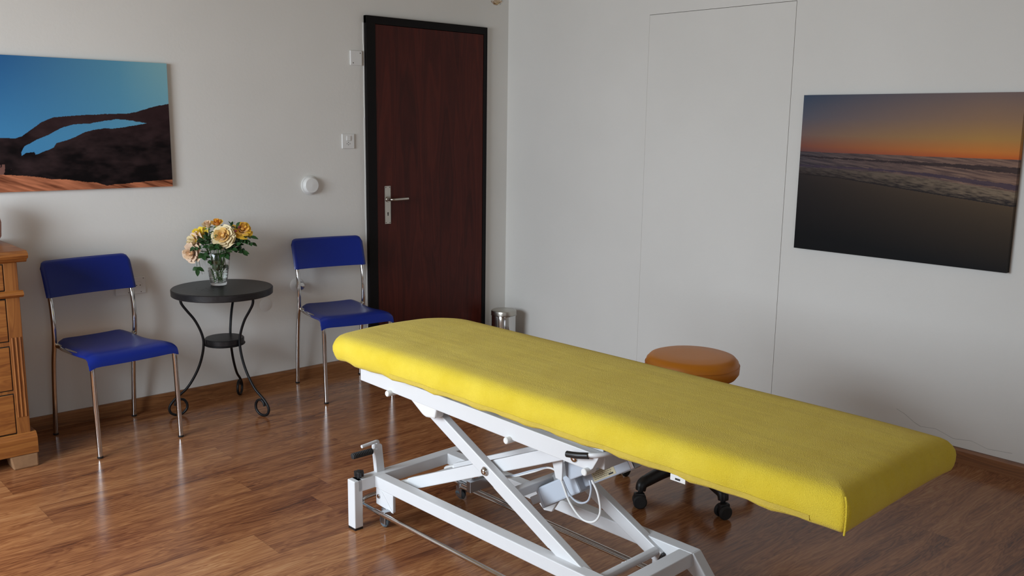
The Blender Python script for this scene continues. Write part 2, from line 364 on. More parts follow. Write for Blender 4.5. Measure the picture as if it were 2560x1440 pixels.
# ---------------------------------------------------------------- wall pictures
def interp(pts, x): return np.interp(x, [p[0] for p in pts], [p[1] for p in pts])
def vnoise(u, v, seed, fu, fv, octv=4):
    rng = np.random.RandomState(seed); out = np.zeros_like(u); amp = 1; tot = 0
    for o in range(octv):
        g = rng.rand(64, 64); x = u * fu; y = v * fv; xi = np.floor(x).astype(int); yi = np.floor(y).astype(int); fx = x - xi; fy = y - yi
        fx = fx * fx * (3 - 2 * fx); fy = fy * fy * (3 - 2 * fy)
        a = g[xi % 64, yi % 64]; b = g[(xi + 1) % 64, yi % 64]; c = g[xi % 64, (yi + 1) % 64]; d = g[(xi + 1) % 64, (yi + 1) % 64]
        out += amp * ((a * (1 - fx) + b * fx) * (1 - fy) + (c * (1 - fx) + d * fx) * fy); tot += amp; amp *= .5; fu *= 2; fv *= 2
    return out / tot
def lin(c): c = np.array(c, float) / 255; return np.where(c < .04045, c / 12.92, ((c + .055) / 1.055) ** 2.4)
def mixc(a, b, t): return a + (b - a) * t[..., None]
def arch_print(u, v):        # u metres left of the right edge (negative), v metres above the bottom
    top = [(-1.3, .20), (-1.0, .235), (-.77, .243), (-.711, .24), (-.679, .251), (-.642, .279), (-.593, .315), (-.539, .337), (-.496, .341), (-.453, .345), (-.315, .355), (-.2, .36), (-.158, .368), (-.097, .388), (-.048, .401), (.01, .412)]
    hu = [(-.689, .172), (-.687, .18), (-.673, .205), (-.652, .216), (-.619, .235), (-.566, .257), (-.511, .288), (-.461, .304), (-.379, .31), (-.311, .324), (-.253, .332), (-.184, .325), (-.114, .313)]
    hl = [(-.689, .161), (-.67, .174), (-.634, .178), (-.629, .167), (-.614, .171), (-.549, .198), (-.537, .218), (-.471, .238), (-.404, .271), (-.359, .281), (-.313, .289), (-.279, .286), (-.209, .296), (-.114, .313)]
    gr = [(-1.3, .09), (-.783, .079), (-.642, .068), (-.57, .053), (-.506, .05), (-.419, .035), (-.369, .032), (-.325, .015), (-.214, .023), (-.099, .031), (.003, .035)]
    wob = (vnoise(u + 3, v, 5, 60, 60) - .5) * .004
    # sky: deep blue left, pale turquoise right and near the horizon
    t = np.clip((u + .95) / .95, 0, 1); tv = np.clip((v - .25) / .35, 0, 1)
    sky = mixc(lin((28, 86, 150)) * np.ones(u.shape + (3,)), lin((112, 176, 196)), t ** 1.35)
    sky = mixc(sky, lin((84, 160, 206)), (1 - tv) * .60 * (1 - t * .4))
    sky = mixc(sky, lin((150, 186, 186)), np.clip(t - .75, 0, 1) * 2.2 * tv)
    n1 = vnoise(u + 3, v + 1, 7, 9, 16); n2 = vnoise(u + 5, v + 1, 8, 30, 70)
    rock = mixc(lin((15, 11, 13)) * np.ones(u.shape + (3,)), lin((62, 46, 47)), np.clip(n1 * 1.4 - .55 + np.clip(v - .08, 0, .25) * 1.4 + (n2 - .5) * .5, 0, 1))
    archh = np.clip((v - .20) / .16, 0, 1); rock = mixc(rock, lin((66, 44, 46)), archh * .5)
    g = interp(gr, u) + wob; tp = interp(top, u) + wob
    hole = (v < interp(hu, u) + wob) & (v > interp(hl, u) + wob) & (u > -.689) & (u < -.114)
    skym = (v > tp) | hole
    n3 = vnoise(u * 1.0 + 2, v * 6 + u * 2 + 4, 9, 9, 14); gc = mixc(lin((92, 46, 28)) * np.ones(u.shape + (3,)), lin((205, 128, 92)), np.clip(n3 * 1.8 - .4, 0, 1))
    c = np.where(skym[..., None], sky, rock); c = np.where((v < g)[..., None], gc, c)
    pl = (u < -.735) & (v > g) & (v < .125) & (vnoise(u + 9, v, 3, 40, 20) > .5); c = np.where(pl[..., None], lin((120, 84, 76)), c)
    return c
def sunset_print(u, v):      # u metres from the left edge, v metres above the bottom
    hz = .479 - .004 * u
    sky = np.ones(u.shape + (3,)); h_ = np.clip((v - hz) / (.751 - hz), 0, 1); r_ = np.clip(u, 0, 1)
    stopsL = [(0, (104, 70, 70)), (.10, (128, 78, 66)), (.3, (120, 98, 92)), (.6, (92, 92, 104)), (1, (62, 78, 100))]
    stopsR = [(0, (200, 96, 40)), (.10, (206, 124, 54)), (.3, (178, 134, 74)), (.6, (150, 118, 92)), (1, (122, 104, 100))]
    def st(s): return np.stack([np.interp(h_, [a for a, _ in s], [lin(c)[k] for _, c in s]) for k in range(3)], -1)
    sky = mixc(st(stopsL), st(stopsR), np.clip(r_ * 1.15, 0, 1))
    n = vnoise(u + 1, v + .12 * u, 21, 14, 230); n2 = vnoise(u + 1, v + .10 * u, 22, 38, 200)
    seaL = mixc(lin((50, 47, 55)) * np.ones(u.shape + (3,)), lin((92, 82, 84)), np.clip(n * 1.6 - .4, 0, 1))
    seaR = mixc(lin((96, 74, 68)) * np.ones(u.shape + (3,)), lin((158, 124, 104)), np.clip(n * 1.6 - .4, 0, 1))
    sea = mixc(seaL, seaR, r_)
    c = np.where((v > hz)[..., None], sky, sea)
    def band(top, bot, col, nz=.008, a=.85):
        nonlocal c
        t_ = interp(top, u) + (n2 - .5) * nz; b_ = interp(bot, u) + (n2 - .5) * nz
        m_ = ((v < t_) & (v > b_)).astype(float) * a; c = mixc(c, lin(col), m_)
    band([(0, .462), (.12, .457), (.43, .452), (.71, .449), (1.0, .443)], [(0, .458), (.12, .450), (.43, .443), (.71, .434), (1, .418)], (44, 34, 38))
    band([(0, .416), (.43, .412), (.65, .40), (1, .372)], [(0, .408), (.43, .404), (.65, .388), (1, .350)], (66, 54, 70), .01)
    sh = interp([(0, .372), (.207, .364), (.441, .34), (.657, .318), (1.0, .285)], u)
    fo = interp([(0, .402), (.435, .396), (.65, .378), (1.0, .342)], u)
    foam = mixc(mixc(lin((70, 62, 60)) * np.ones(u.shape + (3,)), lin((132, 114, 94)), r_), lin((42, 35, 35)) * np.ones(3), np.clip((n2 - .5) * 1.5 + (fo - v) / (fo - sh + 1e-3) * .75 + .05, 0, 1))
    c = np.where(((v < fo) & (v > sh))[..., None], foam, c)
    dn = np.clip((sh - v) / .30, 0, 1)
    sand = mixc(mixc(lin((50, 43, 42)) * np.ones(u.shape + (3,)), lin((92, 74, 54)), r_), lin((17, 17, 19)), dn ** .55)
    c = np.where((v <= sh)[..., None], sand, c)
    c = np.where(((v <= sh) & (v > sh - .005))[..., None], lin((40, 34, 34)), c)
    return c
def picture(name, axis, a0, a1, z0, z1, front, th, fn, m, nu, nv, label, a_right):
    root = thing(name, label, 'picture', (a1, 0, z0) if axis == 'X' else (0, a0, z0))
    us = np.linspace(a0, a1, nu); vs = np.linspace(z0, z1, nv); UU, VV = np.meshgrid(us, vs, indexing='ij')
    if axis == 'X': P = np.stack([UU - a1, np.full_like(UU, front), VV - z0], -1); u = UU - a1
    else: P = np.stack([np.full_like(UU, front), UU - a0, VV - z0], -1); u = a1 - UU
    v = VV - z0; colr = fn(u, v)
    idx = np.arange(nu * nv).reshape(nu, nv); q = np.stack([idx[:-1, :-1], idx[1:, :-1], idx[1:, 1:], idx[:-1, 1:]], -1).reshape(-1, 4)
    verts = P.reshape(-1, 3).tolist(); cols = colr.reshape(-1, 3).tolist(); faces = q.tolist()
    # sides run back to the wall in the same printed colours
    loop = list(idx[:, 0]) + list(idx[-1, 1:]) + list(idx[-2::-1, -1]) + list(idx[0, -2:0:-1])
    base = len(verts)
    for i in loop:
        p = list(verts[i]);
        if axis == 'X': p[1] += th
        else: p[0] += th
        verts.append(p); cols.append(cols[i])
    n = len(loop)
    for k in range(n): faces.append([int(loop[k]), int(loop[(k + 1) % n]), base + (k + 1) % n, base + k])
    me = bpy.data.meshes.new('canvas_print'); me.from_pydata(verts, [], faces)
    at = me.color_attributes.new('print', 'FLOAT_COLOR', 'POINT'); at.data.foreach_set('color', np.c_[np.array(cols), np.ones(len(cols))].ravel().astype(np.float32))
    bm = bmesh.new(); bm.from_mesh(me); bmesh.ops.recalc_face_normals(bm, faces=bm.faces); bm.to_mesh(me); bm.free()
    me.materials.append(m); o = bpy.data.objects.new('canvas', me); COL.objects.link(o); o.parent = root
    st = MB(); e = .006; b0, b1 = (front + .004, front + th)
    if axis == 'X':
        for (x0_, x1_, za, zb) in ((a0 + e, a1 - e, z0 + e, z0 + .03), (a0 + e, a1 - e, z1 - .03, z1 - e), (a0 + e, a0 + .03, z0 + .03, z1 - .03), (a1 - .03, a1 - e, z0 + .03, z1 - .03)): st.box(x0_ - a1, x1_ - a1, b0, b1, za - z0, zb - z0)
    else:
        for (y0_, y1_, za, zb) in ((a0 + e, a1 - e, z0 + e, z0 + .03), (a0 + e, a1 - e, z1 - .03, z1 - e), (a0 + e, a0 + .03, z0 + .03, z1 - .03), (a1 - .03, a1 - e, z0 + .03, z1 - .03)): st.box(b0, b1, y0_ - a0, y1_ - a0, za - z0, zb - z0)
    st.build('stretcher_frame', M_pineworn, root)
    return root
picture('canvas_picture', 'X', -3.50, -2.295, 1.142, 1.748, -.022, .021, arch_print, M_canvas, 620, 320, 'wall picture of a dark rock arch under a blue sky', None)
picture('canvas_picture', 'Y', -3.207, -2.203, .883, 1.634, -.032, .031, sunset_print, M_canvas2, 480, 420, 'wall picture of an orange sunset over beach waves', None)

# ---------------------------------------------------------------- small wall fittings
def plate(name, label, cat, x, z, w_, h_, t=.010, r_=.006, m=M_plasticw):
    root = thing(name, label, cat, (x, 0, z)); MB().box(-w_ / 2, w_ / 2, -t, 0, -h_ / 2, h_ / 2, .003, seg=3).build('cover_plate', m, root); return root
bx = plate('junction_box_cover', 'square white blank cover plate high on wall beside the door top', 'cover plate', -1.183, 1.837, .078, .082, .012)
for q in ((.026, .028), (-.022, -.028)): MB().cyl((q[0], -.0118, q[1]), (q[0], -.0128, q[1]), .003, 10).build('screw', M_screw, bx)
sw = plate('light_switch', 'white light switch with small socket below its rocker, left of door', 'switch', -1.245, 1.364, .082, .084, .010)
MB().box(-.014, .014, -.015, -.0095, .003, .031, .003).build('rocker', M_plasticw, sw)
s = MB()
for q in ((-.010, -.014), (.010, -.014), (0, -.020), (0, -.007)): s.cyl((q[0], -.0095, q[1]), (q[0], -.0105, q[1]), .0022, 10)
s.build('socket_holes', M_dark, sw)
th = thing('room_thermostat', 'round white thermostat dial on wall above the right blue chair', 'thermostat', (-1.503, 0, 1.119))
MB().lathe([(1e-4, 0), (.052, 0), (.054, .004), (.053, .010), (1e-4, .010)], M=Matrix.Rotation(R(90), 3, 'X')).build('wall_plate', M_plasticw, th)
MB().lathe([(1e-4, .010), (.046, .010), (.048, .016), (.047, .026), (.040, .033), (1e-4, .036)], M=Matrix.Rotation(R(90), 3, 'X'), n=40).build('dial', M_plasticw, th)
vl = thing('wall_valve', 'round chrome valve with pale rosette on wall behind right blue chair', 'valve', (-1.600, 0, .555))
RX = Matrix.Rotation(R(90), 3, 'X')
MB().lathe([(1e-4, 0), (.042, 0), (.042, .003), (.038, .006), (1e-4, .007)], M=RX, n=36).build('rosette', M_plasticw, vl)
MB().lathe([(.009, .006), (.010, .022), (.022, .026), (.026, .034), (.026, .046), (.020, .054), (1e-4, .056)], M=RX, n=36).build('knob', M_chrome, vl)
tag(MB().lathe([(1e-4, 0), (.036, 0), (.037, .002), (.034, .0042), (1e-4, .0045)], (-1.797, 0, .466), M=RX, n=40).build('round_cover_plate', M_plasticw), 'round white blank cover low on wall right of the black table', 'cover plate')
ol = plate('wall_socket', 'white double wall socket behind the left blue chair', 'socket', -2.530, .652, .150, .086, .010)
s = MB()
for cx_ in (-.038, .038):
    MB().lathe([(1e-4, -.003), (.018, -.003), (.019, .0), (.019, .0105), (.021, .011)], (cx_, 0, 0), M=RX, n=24).build('socket_recess', M_plasticw, ol)
    for dx in (-.009, .009): MB().cyl((cx_ + dx, -.0030, 0), (cx_ + dx, -.0115, 0), .0024, 8).build('socket_hole', M_dark, ol)
for q in ((.064, .034), (-.012, -.033), (.05, -.034)): MB().cyl((q[0], -.0095, q[1]), (q[0], -.0108, q[1]), .0022, 8).build('screw', M_screw, ol)
# scratches low on the right wall
rnd = random.Random(11)
sm = MB(); pts = []
def scratch(p):
    for i in range(len(p) - 1):
        a, b_ = Vector((-.0004, *p[i])), Vector((-.0004, *p[i + 1])); sm.beam(a, b_, .0006, .0028 * rnd.uniform(.4, 1), up=(0, 0, 1), bev=0)
scratch([(-2.78, .175), (-2.82, .160), (-2.87, .130), (-2.90, .118)])
scratch([(-2.90, .118), (-2.97, .125), (-3.05, .10), (-3.13, .11), (-3.2, .092), (-3.3, .10)])
struct(sm.build('trim_4', M_scar))

# ---------------------------------------------------------------- blue chairs
def make_chair(label):
    t = thing('stacking_chair', label, 'chair')
    # seat: cloth-like grid with rolled front lip
    prof = [(.205, .464), (.15, .455), (.08, .450), (0, .450), (-.07, .454), (-.125, .459), (-.162, .460), (-.190, .454), (-.208, .442), (-.217, .426), (-.220, .410)]
    prof = [(p.y, p.z) for p in crm([Vector((0, a, b)) for a, b in prof], 3)]
    nx = 16; vs = []; fs = []; n = len(prof)
    for lay in (0, 1):
        for j, (y, z) in enumerate(prof):
            t_ = j / (n - 1); hw = .172 + .034 * min(1, t_ * 1.25)
            if t_ < .10: hw -= .018 * (1 - t_ / .10) ** 2
            a = prof[max(j - 1, 0)]; b = prof[min(j + 1, n - 1)]; d = Vector((a[0] - b[0], a[1] - b[1])).normalized(); nrm = Vector((-d.y, d.x))
            for i in range(nx + 1):
                s_ = -1 + 2 * i / nx; x = hw * s_; dz = -.012 * max(0, abs(s_) - .8) ** 2 / .04 + .004 * (1 - s_ * s_) * -1
                o_ = -.011 * lay
                vs.append((x, y + nrm.x * o_ * (1 if nrm.y > 0 else -1), z + dz + abs(nrm.y) * o_ if True else 0))
    def I(l, j, i): return l * n * (nx + 1) + j * (nx + 1) + i
    for j in range(n - 1):
        for i in range(nx):
            fs.append([I(0, j, i), I(0, j, i + 1), I(0, j + 1, i + 1), I(0, j + 1, i)]); fs.append([I(1, j, i), I(1, j + 1, i), I(1, j + 1, i + 1), I(1, j, i + 1)])
        fs.append([I(0, j, 0), I(0, j + 1, 0), I(1, j + 1, 0), I(1, j, 0)]); fs.append([I(0, j, nx), I(1, j, nx), I(1, j + 1, nx), I(0, j + 1, nx)])
    for i in range(nx): fs.append([I(0, 0, i), I(1, 0, i), I(1, 0, i + 1), I(0, 0, i + 1)]); fs.append([I(0, n - 1, i), I(0, n - 1, i + 1), I(1, n - 1, i + 1), I(1, n - 1, i)])
    m = MB(); m.add(vs, fs); m.build('seat', M_blue, t, auto=55)
    # backrest: curved shell, rounded upper corners, slipped over the uprights
    nx, nz = 30, 14; hw = .212; zb, zt = .668, .830; rc = .034; vs = []; fs = []
    def prof_y(z): return .176 + (z - .66) * .33 + .9 * max(0, z - .74) ** 2
    for lay in (0, 1):
        for i in range(nx + 1):
            s_ = -1 + 2 * i / nx; s_ = math.copysign(abs(s_) ** .8, s_); x = hw * s_; e = max(0, abs(x) - (hw - rc)); top = zt - (rc - math.sqrt(max(0, rc * rc - e * e))) * .95
            for k in range(nz + 1):
                f = k / nz; z = zb + (top - zb) * f; y = prof_y(z) + .018 * (1 - s_ * s_) - .012
                ed = min(1, (1 - abs(s_)) / .06, (1 - f) / .10 + .0, f / .04 + .4); th_ = .013 * math.sqrt(max(0, 1 - (1 - max(0, ed)) ** 2))
                vs.append((x * (1 - .012 * lay * 0), y + (-th_ if lay == 0 else th_), z + (y - prof_y(z)) * 0))
    def J(l, i, k): return l * (nx + 1) * (nz + 1) + i * (nz + 1) + k
    for i in range(nx):
        for k in range(nz): fs.append([J(0, i, k), J(0, i + 1, k), J(0, i + 1, k + 1), J(0, i, k + 1)]); fs.append([J(1, i, k), J(1, i, k + 1), J(1, i + 1, k + 1), J(1, i + 1, k)])
        fs.append([J(0, i, 0), J(1, i, 0), J(1, i + 1, 0), J(0, i + 1, 0)]); fs.append([J(0, i, nz), J(0, i + 1, nz), J(1, i + 1, nz), J(1, i, nz)])
    m = MB(); m.add(vs, fs); m.build('backrest', M_blue, t, auto=60)
    r_ = .0112
    for sx in (-1, 1):
        m = MB(); m.tube([(sx * .192, .228, .004), (sx * .192, .210, .20), (sx * .192, .190, .36), (sx * .192, .166, .46), (sx * .192, .162, .55), (sx * .192, .172, .64), (sx * .192, .1895, .70)], r_, 14, 5)
        lg = m.build('rear_leg', M_chrome, t)
        MB().cyl((sx * .192, .228, 0), (sx * .192, .227, .010), r_ + .0015, 14, .002).build('foot_cap', M_black, lg)
    for sx in (-1, 1):
        m = MB(); m.tube([(sx * .192, -.226, .004), (sx * .192, -.215, .25), (sx * .191, -.208, .395), (sx * .188, -.200, .422), (sx * .182, -.170, .438), (sx * .176, -.08, .434), (sx * .172, .10, .430), (sx * .174, .150, .436), (sx * .190, .170, .448)], r_, 14, 5)
        lg = m.build('front_leg', M_chrome, t)
        MB().cyl((sx * .192, -.226, 0), (sx * .192, -.2255, .010), r_ + .0015, 14, .002).build('foot_cap', M_black, lg)
    MB().tube([(-.176, .02, .428), (.176, .02, .428)], .008, 10).build('cross_rail', M_chrome, t)
    return t
ch = make_chair('blue vinyl chair with chrome legs beside the pine dresser'); ch.location = (-2.74, -.325, 0); ch.rotation_euler.z = .115
ch['group'] = 'blue chairs along the wall'
c2 = copy_tree(ch); c2.location = (-1.50, -.325, 0); c2.rotation_euler.z = -.175; c2['label'] = 'blue vinyl chair with chrome legs beside the dark door'

# ---------------------------------------------------------------- round table
TX, TY = -2.165, -.262
tb = thing('round_side_table', 'round black side table with scrolled iron legs holding roses', 'table', (TX, TY, 0))
MB().lathe([(1e-4, .607), (.244, .607), (.248, .610), (.249, .638), (.245, .642), (1e-4, .642)], n=72).build('tabletop', M_tabletop, tb, auto=30)
MB().lathe([(1e-4, .352), (.094, .352), (.097, .355), (.097, .378), (.094, .381), (1e-4, .381)], n=48).build('shelf', M_tabletop, tb, auto=30)
LP = [(.205, .606), (.207, .590), (.200, .568), (.178, .535), (.146, .490), (.122, .440), (.108, .395), (.105, .36), (.112, .31), (.130, .25), (.160, .19), (.200, .135), (.250, .096), (.278, .066), (.287, .042), (.278, .018), (.253, .0065), (.224, .011), (.203, .031), (.200, .056), (.214, .080), (.238, .085), (.254, .072), (.258, .056)]
for k, a in enumerate((169, 289, 49)):
    ca, sa = cos(R(a)), sin(R(a))
    MB().tube([(r_ * ca, r_ * sa, z) for r_, z in LP], .0065, 10, 4).build('leg', M_iron, tb)
# fixing ring that carries the shelf
m = MB(); m.tube([(.098 * cos(a), .098 * sin(a), .350) for a in [2 * pi * i / 36 for i in range(37)]], .004, 8); m.build('shelf_ring', M_iron, tb)

# ---------------------------------------------------------------- glass jug with roses
VX, VY, VZ = -2.150, -.190, .6425
jug = thing('glass_jug', 'clear glass jug of water holding yellow and cream roses', 'vase', (VX, VY, VZ))
po = [(1e-4, 0), (.040, 0), (.0435, .003), (.0445, .012)]
for i in range(7): z = .016 + i * .0085; po += [(.0448 + .0016 * i, z), (.0470 + .0016 * i, z + .003), (.0452 + .0016 * i, z + .006)]
po += [(.0590, .085), (.0640, .125), (.0690, .170), (.0675, .1715)]
pi_ = [(.0655, .169), (.0600, .125), (.0550, .085), (.0475, .040), (.0425, .018), (.038, .014), (1e-4, .014)]
po = [(r_ * .93 - (.001 if r_ > .05 else 0) if r_ > .001 else r_, z) for r_, z in po]; pi_ = [(r_ * .93 - (.001 if r_ > .05 else 0) if r_ > .001 else r_, z) for r_, z in pi_]
MB().lathe(po + pi_, n=64).build('jug_body', M_glass, jug, auto=60)
hd = Vector((-.74, .672, 0))
m = MB(); m.tube([hd * .061 + Vector((0, 0, .162)), hd * .080 + Vector((0, 0, .168)), hd * .092 + Vector((0, 0, .158)), hd * .090 + Vector((0, 0, .120)), hd * .082 + Vector((0, 0, .080)), hd * .076 + Vector((0, 0, .055))], .008, 12, 5)
m.build('handle', M_glass, jug)
MB().lathe([(1e-4, .0150), (.0340, .0150), (.0390, .020), (.0432, .040), (.0485, .085), (.0492, .0905), (1e-4, .0905)], n=48).build('water', M_water, jug)

def petal_mesh(mb, c, nrm, ang, length, width, open_, curl, base_r, rnd, tilt0=0):
    n = nrm.normalized(); u = n.orthogonal().normalized(); u = Matrix.Rotation(ang, 3, n) @ u; w_ = n.cross(u)
    vs = []; fs = []; A, B = 6, 6
    for i in range(A + 1):
        s_ = i / A
        el = open_ * s_ + curl * max(0, s_ - .65) * 2
        # path: starts near the base, rises along n and leans outward along u
        rad = base_r + length * (sin(open_) * s_ * (.35 + .65 * s_)) + curl * max(0, s_ - .7) * length * 1.0
        hgt = length * cos(open_) * (s_ ** .8) - curl * max(0, s_ - .75) * length * .7
        wd = width * math.sin(min(1, .18 + s_ * .98) * pi * .62) * (1 - .10 * max(0, s_ - .85) / .15)
        for j in range(B + 1):
            v = -1 + 2 * j / B; a = v * wd / max(rad + length * .28, .006)
            a = max(-1.5, min(1.5, a)); rr = rad + length * .10
            p = c + n * (hgt - .06 * length * v * v * s_) + (u * cos(a) + w_ * sin(a)) * rr + (u * (1 - cos(a))) * 0
            p += n * length * .03 * rnd.uniform(-1, 1) * s_
            vs.append(p)
    for i in range(A):
        for j in range(B): k = i * (B + 1) + j; fs.append([k, k + 1, k + B + 2, k + B + 1])
    mb.add(vs, fs)
def leaf_mesh(mb, p, d, n, L_, W_):
    d = d.normalized(); n = (n - d * n.dot(d)).normalized(); s_ = d.cross(n); vs = []; fs = []; K = 6
    for i in range(K + 1):
        t = i / K; w_ = W_ * math.sin(pi * min(1, t * .93 + .05)) ** .8 * (1.05 - .3 * t); droop = -.22 * L_ * t * t
        c = p + d * L_ * t + n * droop
        vs += [c - s_ * w_ + n * w_ * .25, c, c + s_ * w_ + n * w_ * .25]
    for i in range(K): k = i * 3; fs += [[k, k + 1, k + 4, k + 3], [k + 1, k + 2, k + 5, k + 4]]
    mb.add(vs, fs)
def rose(name, label, pos, nrm, size, mo, mi, openness, foot, seed, sprays, petals=(5, 6, 6, 5), bud=False, extra=None):
    rnd = random.Random(seed); P = Vector(pos) - Vector((VX, VY, VZ)); nrm = Vector(nrm).normalized()
    t = thing(name, label, 'rose', (VX, VY, VZ), group='roses in the glass jug'); base = P - nrm * size * .42
    f = Vector((foot[0], foot[1], .020)); ax = (P - f); rimp = Vector((P.x, P.y, 0)); rim = rimp.normalized() * min(.044, rimp.length * .8); rim.z = .165
    pts = [f, f.lerp(rim, .5) + Vector((rnd.uniform(-.004, .004), rnd.uniform(-.004, .004), 0)), rim, rim.lerp(base - nrm * .02, .6) + Vector((0, 0, .006)), base - nrm * .012, base]
    MB().tube(pts, .0024, 8, 6).build('stem', M_stem, t)
    cal = MB(); cal.sphere(base + nrm * size * .03, size * (.13 if not bud else .3), n=12)
    for k in range(5): 
        u = Matrix.Rotation(k * 2 * pi / 5, 3, nrm) @ nrm.orthogonal().normalized(); leaf_mesh(cal, base, u + nrm * (1.8 if bud else .2), nrm, size * (.95 if bud else .42), size * (.22 if bud else .09))
    cal.build('calyx', M_stem if not bud else M_leaf, t)
    if not bud:
        inner = MB(); outer = MB(); nr = len(petals)
        for r_i, np_ in enumerate(petals):
            q = r_i / (nr - 1) if nr > 1 else 1; op = openness * (.10 + .90 * q ** 1.1)
            for k in range(np_):
                a = 2 * pi * k / np_ + r_i * .9 + rnd.uniform(-.15, .15)
                L_ = size * (.62 - .10 * q + rnd.uniform(-.03, .03)); tgt = outer if q > .55 else inner
                petal_mesh(tgt, base + nrm * size * .05 * (1 - q), nrm, a, L_, size * (.16 + .17 * q), op, .16 * q * openness, size * (.02 + .09 * q), rnd)
        inner.sphere(base + nrm * size * .32, size * .12, n=10)
        outer.build('outer_petals', mo, t, auto=0); inner.build('heart_petals', mi, t, auto=0)
    lv = MB()
    for (sp, dd, nl) in sprays:
        c = Vector(sp) - Vector((VX, VY, VZ)); d = Vector(dd).normalized(); side = d.cross(Vector((0, 0, 1))).normalized()
        lv.tube([c - d * .03, c, c + d * .065], .0011, 6)
        up = (Vector((-.45, -.55, .75)) + Vector((rnd.uniform(-.5, .5), rnd.uniform(-.5, .5), rnd.uniform(-.3, .3)))).normalized()
        for k in range(nl):
            if k == 0: leaf_mesh(lv, c + d * .062, d, up, .036 * rnd.uniform(.85, 1.2), .0125)
            else:
                s_ = 1 if k % 2 else -1; leaf_mesh(lv, c + d * (.055 - .022 * ((k - 1) // 2)), (d * .55 + side * s_), up, .032 * rnd.uniform(.8, 1.2), .0118)
    if sprays: lv.build('leaves', M_leaf if seed % 4 else M_leafl, t)
    if extra: extra(t)
    return t
MC = petal('petal_cream', (.84, .70, .42)); MCi = petal('petal_apricot', (.84, .55, .17)); MY = petal('petal_yellow', (.84, .50, .03)); MYi = petal('petal_gold', (.86, .46, .06))
MO = petal('petal_orange', (.80, .33, .012)); MP = petal('petal_blush', (.84, .62, .44)); MPi = petal('petal_blush_heart', (.84, .60, .38)); MYY = petal('petal_lemon', (.84, .60, .03))
def red_spots(t):
    m = MB(); rn = random.Random(2)
    for (q) in ((-2.0855, -.2950, .944), (-2.101, -.287, .925)):
        c = Vector(q) - Vector((VX, VY, VZ)); leaf_mesh(m, c, Vector((.74, -.67, .15)), Vector((-.6, -.7, .3)), .014, .006)
    lab(m.build('fallen_petal', M_petalred, t), 'dark red petal pieces')
CAMD = Vector((-.67, -.72, .15))
rose('rose', 'large open cream rose with apricot heart at front of the bouquet', (-2.158, -.270, .906), CAMD + Vector((0, 0, .25)), .098, MC, MCi, 1.15, (.012, -.006), 1,
     [((-2.12, -.235, .855), (.3, -.5, -.2), 5), ((-2.17, -.24, .862), (-.5, -.5, -.1), 5), ((-2.15, -.23, .84), (0, -.6, -.35), 3), ((-2.19, -.20, .85), (-.4, -.1, .3), 5), ((-2.14, -.22, .835), (.2, -.5, 0), 5), ((-2.16, -.215, .83), (-.3, -.5, .15), 5), ((-2.18, -.22, .825), (-.2, -.6, .4), 5), ((-2.13, -.24, .825), (.35, -.5, .3), 5), ((-2.11, -.25, .83), (.4, -.5, -.1), 5), ((-2.15, -.24, .815), (0, -.5, .1), 5)], (4, 5, 6, 7, 7, 6))
rose('rose', 'ruffled golden yellow rose with dark red specks, rightmost in the bouquet', (-2.051, -.281, .936), CAMD + Vector((.55, -.3, .75)), .080, MY, MYi, 1.2, (-.010, .012), 2,
     [((-2.07, -.26, .90), (.6, -.5, -.1), 5), ((-2.06, -.262, .88), (.7, -.7, -.35), 5), ((-2.085, -.245, .865), (.5, -.6, -.75), 5), ((-2.09, -.24, .89), (.1, -.3, .5), 3)], (3, 5, 6, 6), extra=red_spots)
rose('rose', 'half-open deep orange rose at the top of the bouquet', (-2.136, -.168, .963), (-.3, -.45, 1), .064, MY, MO, .60, (.006, .014), 3,
     [((-2.13, -.19, .87), (.5, -.2, .1), 5), ((-2.12, -.20, .885), (.6, -.3, .1), 5)], (3, 5, 5))
rose('rose', 'small pale cream rosebud rose left of the orange one at top', (-2.175, -.140, .955), (-.4, -.45, 1), .062, MC, MPi, .55, (-.012, .006), 5,
     [((-2.17, -.17, .86), (-.3, -.3, .35), 5), ((-2.15, -.17, .88), (-.1, -.4, .3), 5)], (3, 5, 5))
rose('rose', 'bright lemon yellow rose above the cream roses on the left', (-2.220, -.126, .910), (-.6, -.3, .75), .084, MYY, MYY, .95, (-.016, -.006), 6,
     [((-2.19, -.17, .87), (0, -.5, .2), 5), ((-2.21, -.16, .86), (-.1, -.5, .1), 5), ((-2.19, -.17, .865), (-.4, -.3, .1), 5)], (3, 5, 6))
rose('rose', 'cream rose facing left, between the lemon rose and blush rose', (-2.255, -.125, .868), (-.95, -.15, .25), .092, MP, MC, 1.05, (.016, .006), 7,
     [((-2.21, -.16, .85), (-.5, -.2, -.1), 5), ((-2.18, -.18, .84), (-.3, -.5, .1), 5)], (4, 5, 6, 6))
rose('rose', 'blush pink rose hanging lowest on the left over the jug', (-2.278, -.150, .812), (-.8, -.45, 0), .090, MP, MPi, 1.0, (.002, -.016), 9,
     [((-2.25, -.16, .79), (-.1, -.3, -.6), 3), ((-2.22, -.17, .82), (-.2, -.6, -.2), 5), ((-2.235, -.17, .80), (.5, -.5, -.4), 3)], (4, 5, 6, 5))
rose('rosebud', 'closed green rosebud standing up between orange and golden roses', (-2.079, -.214, .957), (.05, 0, 1), .030, MC, MC, .3, (.0, .0), 10,
     [((-2.10, -.23, .88), (.4, -.4, -.05), 5), ((-2.09, -.24, .86), (.5, -.5, .1), 5), ((-2.12, -.22, .84), (.3, -.4, .1), 5), ((-2.11, -.21, .86), (.3, -.5, .1), 5), ((-2.13, -.19, .845), (.1, -.1, .7), 5), ((-2.16, -.2, .82), (-.2, -.2, -.9), 3), ((-2.12, -.2, .80), (.1, 0, -.9), 3), ((-2.14, -.18, .815), (0, .1, -.8), 5)], bud=True)
